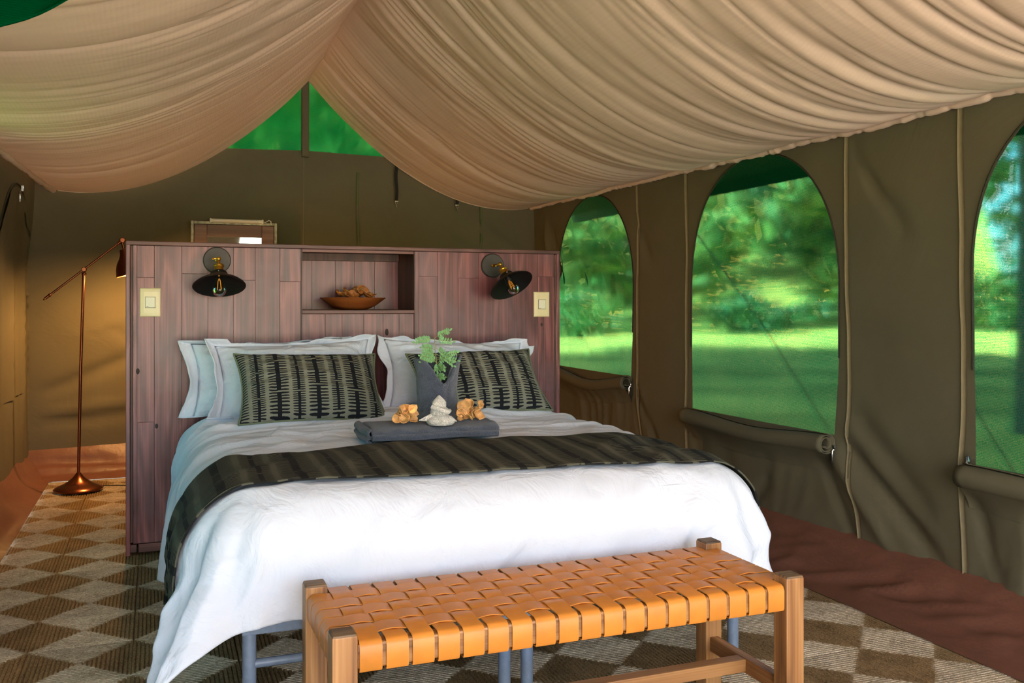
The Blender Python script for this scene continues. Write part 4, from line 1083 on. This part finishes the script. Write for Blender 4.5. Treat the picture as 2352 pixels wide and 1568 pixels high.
# ---- rolled hand towel holding a sprig
def rolled_towel():
    r = empty('rolled_towel', (1.005, 3.395, TT-0.006)); tag(r, 'slate grey hand towel rolled into an upright cone holding the green sprig', 'towel')
    n, m = 110, 34
    th = np.linspace(-0.9*PI, 2.1*PI, n)[:, None]; f = np.linspace(0, 1, m)[None, :]
    # outer wrap edge runs diagonally across the front (theta -pi/2 is the camera side)
    rad0 = 0.057+0.0022*(th+0.9*PI)
    H = 0.235
    front = np.exp(-((np.mod(th+PI/2-0.15+PI, 2*PI)-PI)/0.70)**2)
    Ht = H-0.115*front+0.012*np.sin(th*1.3+1)
    z = f*Ht
    rr = rad0*(1.10-0.12*np.sin(PI*np.clip(z/0.25, 0, 1))+0.14*(z/H)**2)
    rr = rr+0.003*vn(th*4, z*30, 2)+0.010*np.exp(-((z-0.0)/0.02)**2)
    P = np.stack([rr*np.cos(th), rr*np.sin(th)*0.92, z+0*th], -1)
    o = link('towel_wrap', grid_mesh('towel_wrap', P), SLATE_TERRY, r); md = o.modifiers.new('t', 'SOLIDIFY'); md.thickness = 0.007; md.offset = 0
    md = o.modifiers.new('s', 'SUBSURF'); md.levels = 1; md.render_levels = 1
    # hem band along the top edge and the diagonal overlap
    MB().tube([tuple(p) for p in P[::2, -1]], 0.0055, 8).build('hem_edge', SLATE_TERRY, r)
    dg = []
    for k in range(26):
        q = k/25; an = -PI/2+0.95-1.9*q; zz = 0.205-0.165*q-0.02*math.sin(q*PI); R = 0.073*(1.02-0.10*math.sin(PI*zz/0.25)+0.12*(zz/H)**2)
        dg.append((R*math.cos(an), R*math.sin(an)*0.92-0.003, zz))
    MB().tube(dg, [0.006]*26, 8).build('hem_edge', SLATE_TERRY, r)
    MB().lathe([(0.062, 0.004), (0.066, 0.03), (0.055, 0.05), (0.02, 0.06)], 24).build('towel_core', SLATE_TERRY, r)
rolled_towel()

# ---- green sprig
def leaflet_mesh():
    n, k = 6, 5
    P = np.zeros((n, k, 3))
    for i in range(n):
        t = i/(n-1); w = 0.30*math.sin(PI*min(1, t*0.93+0.04))**0.7
        for j in range(k):
            q = j/(k-1)*2-1
            P[i, j] = (q*w, t, 0.10*q*q*w*2-0.10*t*t)
    me = grid_mesh('leaflet', P); me.materials.append(LEAF); return me
LF = leaflet_mesh()
def sprig():
    base = Vector((1.005, 3.40, TT+0.05)); r = empty('leafy_sprig', base); tag(r, 'green leafy sprig standing in the rolled towel against the white pillow', 'plant')
    st = [(0.004, -0.022, 0), (0.002, -0.022, 0.08), (-0.004, -0.02, 0.16), (-0.010, -0.02, 0.225), (-0.012, -0.02, 0.252)]
    MB().tube(st, [0.0022, 0.002, 0.0017, 0.0013, 0.001], 8).build('stem', STEMM, r)
    rd = random.Random(5)
    def at(z):
        for a, b in zip(st[:-1], st[1:]):
            if a[2] <= z <= b[2]:
                f = (z-a[2])/(b[2]-a[2]); return Vector(a).lerp(Vector(b), f)
        return Vector(st[-1])
    fr = [(0.250, 1, 0.075, 40, 7), (0.246, -1, 0.085, 8, 8), (0.238, 1, 0.070, 12, 6), (0.205, -1, 0.088, 22, 7), (0.215, 1, 0.070, -30, 8), (0.190, 1, 0.075, -20, 7),
          (0.185, -1, 0.080, 25, 8), (0.165, 1, 0.095, 34, 9), (0.160, -1, 0.098, 30, 9), (0.155, -1, 0.080, 48, 7), (0.150, 1, 0.075, 50, 7), (0.175, 1, 0.080, 5, 8), (0.170, -1, 0.075, 8, 8)]
    notch = [(0.13, 1, 0.040, 25, 5), (0.12, -1, 0.036, 30, 5), (0.105, 1, 0.040, 10, 5), (0.10, -1, 0.032, 15, 5), (0.09, 1, 0.036, 45, 5), (0.145, 1, 0.05, 0, 6), (0.14, -1, 0.045, 5, 6)]
    fr += notch
    for k, (z, sd, L, el, nl) in enumerate(fr):
        p = at(z); e = math.radians(el); yaw = rd.uniform(-0.8, -0.1) if k < len(fr)-len(notch) else rd.uniform(-1.35, -0.9)
        dirv = Vector((sd*math.cos(e)*math.cos(yaw), math.sin(yaw)*math.cos(e), math.sin(e)))
        pts = [p+dirv*L*t+Vector((0, 0, -0.25*L*t*t)) for t in (0, 0.35, 0.7, 1.0)]
        f = MB().tube(pts, [0.0012, 0.001, 0.0008, 0.0006], 6).build('frond', STEMM, r)
        for i in range(nl):
            t = 0.25+0.75*i/max(1, nl-1); c = p+dirv*L*t+Vector((0, 0, -0.25*L*t*t))
            for q in ((-1, 1) if i < nl-1 else (0,)):
                o = link('leaflet', LF, None, f)
                s = 0.0175*(0.85+0.3*rd.random())*(1-0.25*t)
                # leaflet plane faces roughly the viewer, pointing out and away from the rachis
                ax = (dirv*0.55+Vector((0, 0, 1))*q*0.9+Vector((0, rd.uniform(-0.35, 0.1), 0))).normalized() if q else dirv.normalized()
                nrm = Vector((rd.uniform(-0.5, 0.5), -1, rd.uniform(-0.2, 0.7))).normalized()
                xx = ax.cross(nrm).normalized(); nn = xx.cross(ax).normalized()
                M = Matrix((xx, ax, nn)).transposed().to_4x4()
                o.matrix_local = Matrix.Translation(c) @ M @ Matrix.Diagonal((s, s, s, 1))
sprig()

# ---- white face cloth folded into a little bird
def bird():
    r = empty('folded_face_cloth', (0.958, 3.185, TT-0.004)); tag(r, 'white face cloth folded into a small bird on the dark towel', 'face cloth')
    def blob(name, c, rx, ry, rz, seed, prof=None):
        n, m = 26, 32
        v = np.linspace(0, 1, n)[:, None]; a = np.linspace(0, 2*PI, m, endpoint=False)[None, :]
        rr = np.sin(PI*v)**0.6 if prof is None else np.interp(v, np.linspace(0, 1, len(prof)), prof)
        wob = 1+0.07*vn(np.cos(a)*2+seed, np.sin(a)*2, v*4)+0.03*vn(np.cos(a)*9, np.sin(a)*9, v*14)
        P = np.stack([c[0]+rx*rr*np.cos(a)*wob, c[1]+ry*rr*np.sin(a)*wob, c[2]+rz*(v*2-1)+0*a], -1)
        return link(name, grid_mesh(name, P, closed=True), WHITE_TERRY, r)
    blob('body', (0, 0, 0.022), 0.052, 0.046, 0.023, 1, [0.85, 1.0, 1.02, 0.95, 0.7, 0.35, 0.0])
    blob('wrap_roll', (-0.003, -0.002, 0.050), 0.034, 0.032, 0.019, 2, [0.7, 0.95, 1.0, 0.95, 0.9, 0.6, 0.0])
    MB().tube([(-0.036, -0.012, 0.066), (-0.010, -0.034, 0.056), (0.020, -0.030, 0.046), (0.034, -0.005, 0.048)], [0.008, 0.0095, 0.009, 0.007], 10).build('wrap_band', WHITE_TERRY, r)
    blob('head', (-0.004, 0.002, 0.080), 0.0245, 0.022, 0.026, 3, [0.8, 1.0, 1.05, 1.0, 0.78, 0.42, 0.05])
    # left wing pointing out, right tip
    for sg, L, wd, zz in ((-1, 0.062, 0.020, 0.030), (1, 0.022, 0.011, 0.020)):
        n = 16; t = np.linspace(0, 1, n)[:, None]; a = np.linspace(0, 2*PI, 14, endpoint=False)[None, :]
        x0 = -0.020 if sg < 0 else 0.040
        P = np.stack([x0+sg*L*t+0*a, -0.004+0.008*(1-t)*np.sin(a), zz-0.012*t+wd*(1-t)**0.8*np.cos(a)*0.9], -1)
        link('wing', grid_mesh('wing', P, closed=True), WHITE_TERRY, r)
bird()

# ---- two dried flowers
def dried_flower(loc, seed, label, sx):
    r = empty('dried_flower', loc); tag(r, label, 'dried flower', 'dried flowers on the towel'); rd = random.Random(seed)
    ring = []
    for k in range(9):
        u = (k % 3-1)*0.55+rd.uniform(-0.1, 0.1); v = (k//3)*0.5
        ring.append((u*0.052*sx, -0.016+0.012*rd.random()-0.006*(k//3), 0.016+v*0.042+0.006*rd.random()))
    ring += [(-0.02*sx, 0.014, 0.035), (0.02*sx, 0.014, 0.04), (0, 0.02, 0.02), (0.0, -0.02, 0.03)]
    for k, p in enumerate(ring):
        o = link('petal', PET[(k*2+seed) % 5], None, r, p)
        o.rotation_euler = (rd.uniform(0.9, 2.2), rd.uniform(-0.6, 0.6), rd.uniform(-1.2, 1.2)); s = rd.uniform(0.58, 0.80); o.scale = (s, s, s)
dried_flower((0.832, 3.215, TT-0.002), 1, 'orange-tan dried flower on the dark towel, on the side of the stacked pillows', 0.85)
dried_flower((1.078, 3.225, TT-0.002), 4, 'orange-tan dried flower on the dark towel, right of the white folded bird', 1.0)

# ================================================================== BENCH
BX0, BX1, BY0, BY1, BZ = 0.370, 1.526, 1.951, 2.319, 0.475
bench = empty('woven_bench', ((BX0+BX1)/2, (BY0+BY1)/2, 0)); tag(bench, 'teak bench with woven tan leather strap seat at the foot of the bed', 'bench')
ox, oy = (BX0+BX1)/2, (BY0+BY1)/2
def bpart(b, name, m, parent=bench, **k):
    b.v = [(x-ox, y-oy, z) for x, y, z in b.v]; return b.build(name, m, parent, **k)
hw = 0.0275
for x in (BX0, BX1):
    for y in (BY0, BY1):
        l = bpart(MB().box((x-hw, y-hw, 0), (x+hw, y+hw, BZ-0.004), bev=0.004), 'leg', TEAK['z'])
        bpart(MB().box((x-hw+0.001, y-hw+0.001, BZ-0.012), (x+hw-0.001, y+hw-0.001, BZ), bev=0.0045), 'leg_top', TEAK_END, l)
RT = 0.452
for y in (BY0, BY1):
    bpart(MB().box((BX0+hw, y-0.020, RT-0.058), (BX1-hw, y+0.020, RT-0.003), bev=0.006), 'seat_rail', TEAK['x'])
for x in (BX0, BX1):
    bpart(MB().box((x-0.020, BY0+hw, RT-0.058), (x+0.020, BY1-hw, RT-0.003), bev=0.006), 'end_rail', TEAK['y'])
    bpart(MB().box((x-0.014, BY0+hw-0.005, 0.155), (x+0.014, BY1-hw+0.005, 0.197), bev=0.003), 'side_stretcher', TEAK['y'])
bpart(MB().box((BX0+0.014, (BY0+BY1)/2-0.020, 0.160), (BX1-0.014, (BY0+BY1)/2+0.020, 0.195), bev=0.003), 'long_stretcher', TEAK['x'])
NXS, NYS = 19, 5
px = (BX1-BX0-2*hw)/NXS; py = (BY1-BY0-2*hw)/NYS
cxs = [BX0+hw+px*(i+0.5) for i in range(NXS)]; cys = [BY0+hw+py*(j+0.5) for j in range(NYS)]
def strap(path, width, wdir, name):
    """leather band: path of points, flat in wdir"""
    P = [Vector(p) for p in path]; n = len(P); wd = Vector(wdir)*width/2; b = MB(); th = 0.0032
    vs_ = []; fs = []
    for i in range(n):
        tg = (P[min(i+1, n-1)]-P[max(i-1, 0)]).normalized(); nr = tg.cross(Vector(wdir)).normalized()
        if i == 0: ref = nr
        e = 0.0008
        vs_ += [P[i]-wd-nr*th/2, P[i]-wd+nr*(th/2-e), P[i]-wd*0.96+nr*th/2, P[i]+wd*0.96+nr*th/2, P[i]+wd+nr*(th/2-e), P[i]+wd-nr*th/2]
    for i in range(n-1):
        for k in range(6): fs.append((i*6+k, i*6+(k+1) % 6, (i+1)*6+(k+1) % 6, (i+1)*6+k))
    fs += [tuple(range(5, -1, -1)), tuple((n-1)*6+k for k in range(6))]
    b.add([tuple(v) for v in vs_], fs); return bpart(b, name, LEATHER, angle=50)
A = 0.0036; zb = RT+0.001
for i, x in enumerate(cxs):                       # cross straps
    yo0, yo1 = BY0-0.0222, BY1+0.0222
    path = [(x, yo0+0.016, RT-0.0625), (x, yo0+0.003, RT-0.0620), (x, yo0, RT-0.057), (x, yo0, RT-0.030), (x, yo0, RT-0.012), (x, yo0+0.004, RT-0.003), (x, yo0+0.012, zb)]
    for k in range(41):
        q = k/40; y = cys[0]-py/2+0.004+(cys[-1]-cys[0]+py-0.008)*q
        ph = (y-cys[0])/py
        path.append((x, y, zb+A*math.cos(PI*ph)*(1 if i % 2 == 0 else -1)))
    path += [(x, yo1-0.012, zb), (x, yo1-0.004, RT-0.003), (x, yo1, RT-0.012), (x, yo1, RT-0.057), (x, yo1-0.003, RT-0.062)]
    strap(path, px*0.845, (1, 0, 0), 'cross_strap')
for j, y in enumerate(cys):                       # long straps
    xo0, xo1 = BX0-0.0222, BX1+0.0222
    path = [(xo0+0.012, y, RT-0.062), (xo0, y, RT-0.055), (xo0, y, RT-0.02), (xo0+0.002, y, RT-0.008), (xo0+0.012, y, zb+0.001)]
    for k in range(NXS*6+1):
        x = cxs[0]-px/2+0.004+(cxs[-1]-cxs[0]+px-0.008)*k/(NXS*6)
        ph = (x-cxs[0])/px
        path.append((x, y, zb-A*math.cos(PI*ph)*(1 if j % 2 == 0 else -1)))
    path += [(xo1-0.012, y, zb+0.001), (xo1-0.002, y, RT-0.008), (xo1, y, RT-0.02), (xo1, y, RT-0.055), (xo1-0.012, y, RT-0.062)]
    strap(path, py*0.88, (0, -1, 0), 'long_strap')

# ================================================================== RUG OF SEAGRASS TILES
rug = empty('seagrass_rug', (0, 0, 0)); tag(rug, 'natural seagrass rug of sewn square tiles with diamond pattern covering the floor', 'rug')
TS = 0.3300; TY = 0.3265
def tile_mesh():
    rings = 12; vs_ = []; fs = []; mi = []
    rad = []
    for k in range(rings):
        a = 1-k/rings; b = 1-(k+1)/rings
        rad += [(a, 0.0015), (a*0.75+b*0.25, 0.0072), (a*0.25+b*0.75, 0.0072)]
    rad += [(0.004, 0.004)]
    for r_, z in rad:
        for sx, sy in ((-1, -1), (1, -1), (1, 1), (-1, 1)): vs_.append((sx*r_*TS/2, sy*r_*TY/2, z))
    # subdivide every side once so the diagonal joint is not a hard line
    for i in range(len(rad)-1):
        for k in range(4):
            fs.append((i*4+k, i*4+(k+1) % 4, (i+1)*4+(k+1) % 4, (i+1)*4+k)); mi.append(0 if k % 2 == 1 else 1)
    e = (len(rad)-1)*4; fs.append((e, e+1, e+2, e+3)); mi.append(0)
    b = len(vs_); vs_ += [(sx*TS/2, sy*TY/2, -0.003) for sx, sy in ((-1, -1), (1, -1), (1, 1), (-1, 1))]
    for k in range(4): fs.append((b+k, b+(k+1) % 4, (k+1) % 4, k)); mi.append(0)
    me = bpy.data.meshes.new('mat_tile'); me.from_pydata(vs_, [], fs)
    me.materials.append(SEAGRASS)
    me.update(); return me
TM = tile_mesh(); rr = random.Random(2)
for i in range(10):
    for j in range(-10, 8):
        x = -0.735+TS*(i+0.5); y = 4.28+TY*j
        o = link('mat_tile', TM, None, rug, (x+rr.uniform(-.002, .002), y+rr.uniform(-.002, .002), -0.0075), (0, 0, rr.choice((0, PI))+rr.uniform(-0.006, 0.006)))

# ================================================================== FLOOR LAMP
LX, LY = -0.458, 6.36
lamp = empty('floor_lamp', (LX, LY, 0.008)); tag(lamp, 'antique copper floor lamp with tilted arm standing behind the headboard', 'floor lamp')
MB().lathe([(0.142, 0.0), (0.145, 0.008), (0.138, 0.016), (0.118, 0.026), (0.112, 0.028), (0.090, 0.038), (0.084, 0.040), (0.060, 0.056), (0.034, 0.078), (0.020, 0.096), (0.014, 0.106), (0.010, 0.108)], 48).build('base', COPPER, lamp, angle=25)
MB().tube([(0, 0, 0.10), (0.012, 0, 0.75), (0.030, 0, 1.36)], 0.0095, 14).build('pole', COPPER, lamp)
J = Vector((0.032, 0, 1.385))
MB().ball(J, 0.017, 16).lathe([(0.012, -0.024), (0.012, 0.024)], 16, Matrix.Translation(J) @ Matrix.Rotation(PI/2, 4, 'X')).lathe([(0.013, -0.034), (0.015, -0.028), (0.011, -0.018)], 14, Matrix.Translation(J)).build('joint', COPPER, lamp)
tipp = Vector((-0.172, 0, 1.215)); topp = Vector((0.256, 0, 1.575)); d = (topp-tipp).normalized()
MB().tube([tipp, topp], 0.0065, 12).build('arm', COPPER, lamp)
b = MB().tube([tipp-d*0.022, tipp+d*0.004], 0.0085, 12); b.ball(tipp-d*0.030, 0.006, 12); b.ball(tipp+d*0.012, 0.011, 12); b.build('arm_finial', COPPER, lamp)
MB().ball(topp, 0.019, 16).lathe([(0.013, -0.026), (0.013, 0.026)], 16, Matrix.Translation(topp) @ Matrix.Rotation(PI/2, 4, 'X')).tube([topp-d*0.035, topp-d*0.012], 0.0115, 12).build('top_joint', COPPER, lamp)
SH = Matrix.Translation(topp+Vector((-0.004, 0, -0.01))) @ Matrix.Rotation(math.radians(-14), 4, 'Y')
MB().tube([(0, 0, 0), (0, 0, -0.05)], 0.008, 12, M=SH).build('shade_stem', COPPER, lamp)
po = [(0.012, -0.045), (0.028, -0.050), (0.032, -0.080), (0.045, -0.105), (0.066, -0.135), (0.080, -0.170), (0.088, -0.215)]
SHADE_IN = plain('lamp_shade_copper', (120, 62, 40), rough=0.35, metal=0.8)
sh = MB().lathe(po+[(r_-0.003, z) for r_, z in po[::-1]], 40, SH, cap0=False, cap1=False).build('shade', SHADE_IN, lamp)
MB().ball((0, 0, -0.165), 0.030, 20, SH, (1, 1, 1.2)).build('bulb', emit('warm_bulb', (1.0, 0.62, 0.25), 26.0), lamp)
ld = bpy.data.lights.new('lamp_glow', 'POINT'); ld.energy = 22; ld.color = (1.0, 0.50, 0.15); ld.shadow_soft_size = 0.035
lo = bpy.data.objects.new('lamp_glow', ld); col.objects.link(lo); lo.parent = lamp; lo.location = SH @ Vector((0, 0, -0.215))
cord = [(0.13, 0.02, 0.012), (0.19, 0.03, 0.008), (0.26, 0.0, 0.008), (0.33, -0.03, 0.008), (0.42, -0.02, 0.008), (0.55, 0.05, 0.008)]
MB().tube(cord, 0.0035, 8).build('power_cord', RUBBER, lamp)

# ================================================================== MIRROR AND TUBE LIGHT, STRAPS
MX0, MX1, MZ1, MZ0 = 0.226, 0.826, 1.770, 0.93
mir = empty('wall_mirror', ((MX0+MX1)/2, 6.93, MZ0)); tag(mir, 'framed mirror hanging on the back canvas wall, top showing above the headboard', 'mirror')
def mp(b, name, m, **k):
    b.v = [(x-(MX0+MX1)/2, y-6.93, z-MZ0) for x, y, z in b.v]; return b.build(name, m, mir, **k)
def frame(x0, x1, z0, z1, w, y0, y1, name, m):
    for lo, hi in (((x0, y0, z0), (x0+w, y1, z1)), ((x1-w, y0, z0), (x1, y1, z1)), ((x0+w, y0, z1-w), (x1-w, y1, z1)), ((x0+w, y0, z0), (x1-w, y1, z0+w))):
        mp(MB().box(lo, hi, bev=0.003), name, m)
frame(MX0, MX1, MZ0, MZ1, 0.022, 6.895, 6.925, 'tin_border', OLDMETAL)
frame(MX0+0.024, MX1-0.024, MZ0+0.024, MZ1-0.024, 0.086, 6.885, 6.92, 'wood_frame', MFRAME)
mp(MB().box((MX0+0.10, 6.905, MZ0+0.10), (MX1-0.10, 6.912, MZ1-0.10)), 'mirror_glass', GLASS)
tl = empty('tube_light', (0.54, 6.885, 1.775)); tag(tl, 'slim white tube light fixed on top of the mirror frame', 'tube light')
MB().box((-0.178, -0.016, -0.014), (0.178, 0.016, 0.012), bev=0.006).build('tube_housing', WHITEP, tl)
MB().tube([(-0.165, -0.016, -0.002), (0.150, -0.016, -0.002)], 0.009, 12).build('tube', WHITEP, tl)
MB().box((-0.186, -0.019, -0.016), (-0.174, 0.018, 0.014), bev=0.003).box((0.174, -0.019, -0.016), (0.186, 0.018, 0.014), bev=0.003).build('end_cap', WHITEP, tl)
MB().tube([(0.18, 0, -0.004), (0.205, 0, -0.002), (0.225, 0, 0.012), (0.240, 0.0, 0.006), (0.243, 0.01, -0.02)], 0.003, 8).build('cable', WHITEP, tl)

def hang_strap(x, z0, z1, label):
    y = 6.955; r = empty('hanging_strap', (x, y, z1)); tag(r, label, 'strap', 'black straps on the back wall')
    P = [(0.004*math.sin(k*0.5), -0.004*math.sin(k*0.35), (z0-z1)*k/20+0.03) for k in range(21)]
    b = MB()
    for k in range(20):
        (x0_, y0_, z0_), (x1_, y1_, z1_) = P[k], P[k+1]
        b.add([(x0_-0.0125, y0_, z0_), (x0_+0.0125, y0_, z0_), (x1_+0.0125, y1_, z1_), (x1_-0.0125, y1_, z1_), (x0_-0.0125, y0_-0.003, z0_), (x0_+0.0125, y0_-0.003, z0_), (x1_+0.0125, y1_-0.003, z1_), (x1_-0.0125, y1_-0.003, z1_)],
              [(0, 1, 2, 3), (7, 6, 5, 4), (0, 3, 7, 4), (1, 5, 6, 2), (0, 4, 5, 1), (3, 2, 6, 7)])
    b.build('webbing', WEBBING, r, angle=80)
    e = z0-z1
    c = MB().box((-0.014, -0.008, e+0.022), (0.014, 0.004, e+0.034), bev=0.002)
    c.tube([(-0.010, -0.003, e+0.024), (-0.007, -0.003, e+0.008), (0.0, -0.003, e+0.004), (0.007, -0.003, e+0.008), (0.010, -0.003, e+0.024)], 0.0022, 6)
    c.tube([(0, -0.003, e+0.006), (0.0, -0.004, e-0.012), (0.006, -0.004, e-0.018)], 0.003, 6); c.build('metal_clip', CHROME, r)
hang_strap(1.737, 1.945, 2.32, 'long black webbing strap with metal clip on the back wall')
hang_strap(2.230, 1.935, 2.12, 'short black webbing strap with metal clip on the back wall')

# ================================================================== GREEN NET DOOR FLAP, hooked up beside the camera
n, m = 40, 24
q = np.linspace(0, 1, n)[:, None]; f = np.linspace(0, 1, m)[None, :]
q = q*0.72; ex = -0.80+1.15*q; ez = 1.32+0.73*q+0.02*np.sin(q*3)
lowz = ez+0*f; top = 1.90+0.06*q
X = ex+0.02*np.sin(f*9)+0*q; Z = lowz+(top-lowz)*f; Y = 1.90+0.03*np.sin(q*14+f*3)+0.10*f+0.012*np.sin(q*40)
flap = link('net_door_flap', grid_mesh('net_door_flap', np.stack([X, Y, Z], -1)), NET_DENSE)
md = flap.modifiers.new('t', 'SOLIDIFY'); md.thickness = 0.004
tag(flap, 'green shade net flap hooked up under the tent roof in the upper left corner', 'net flap')
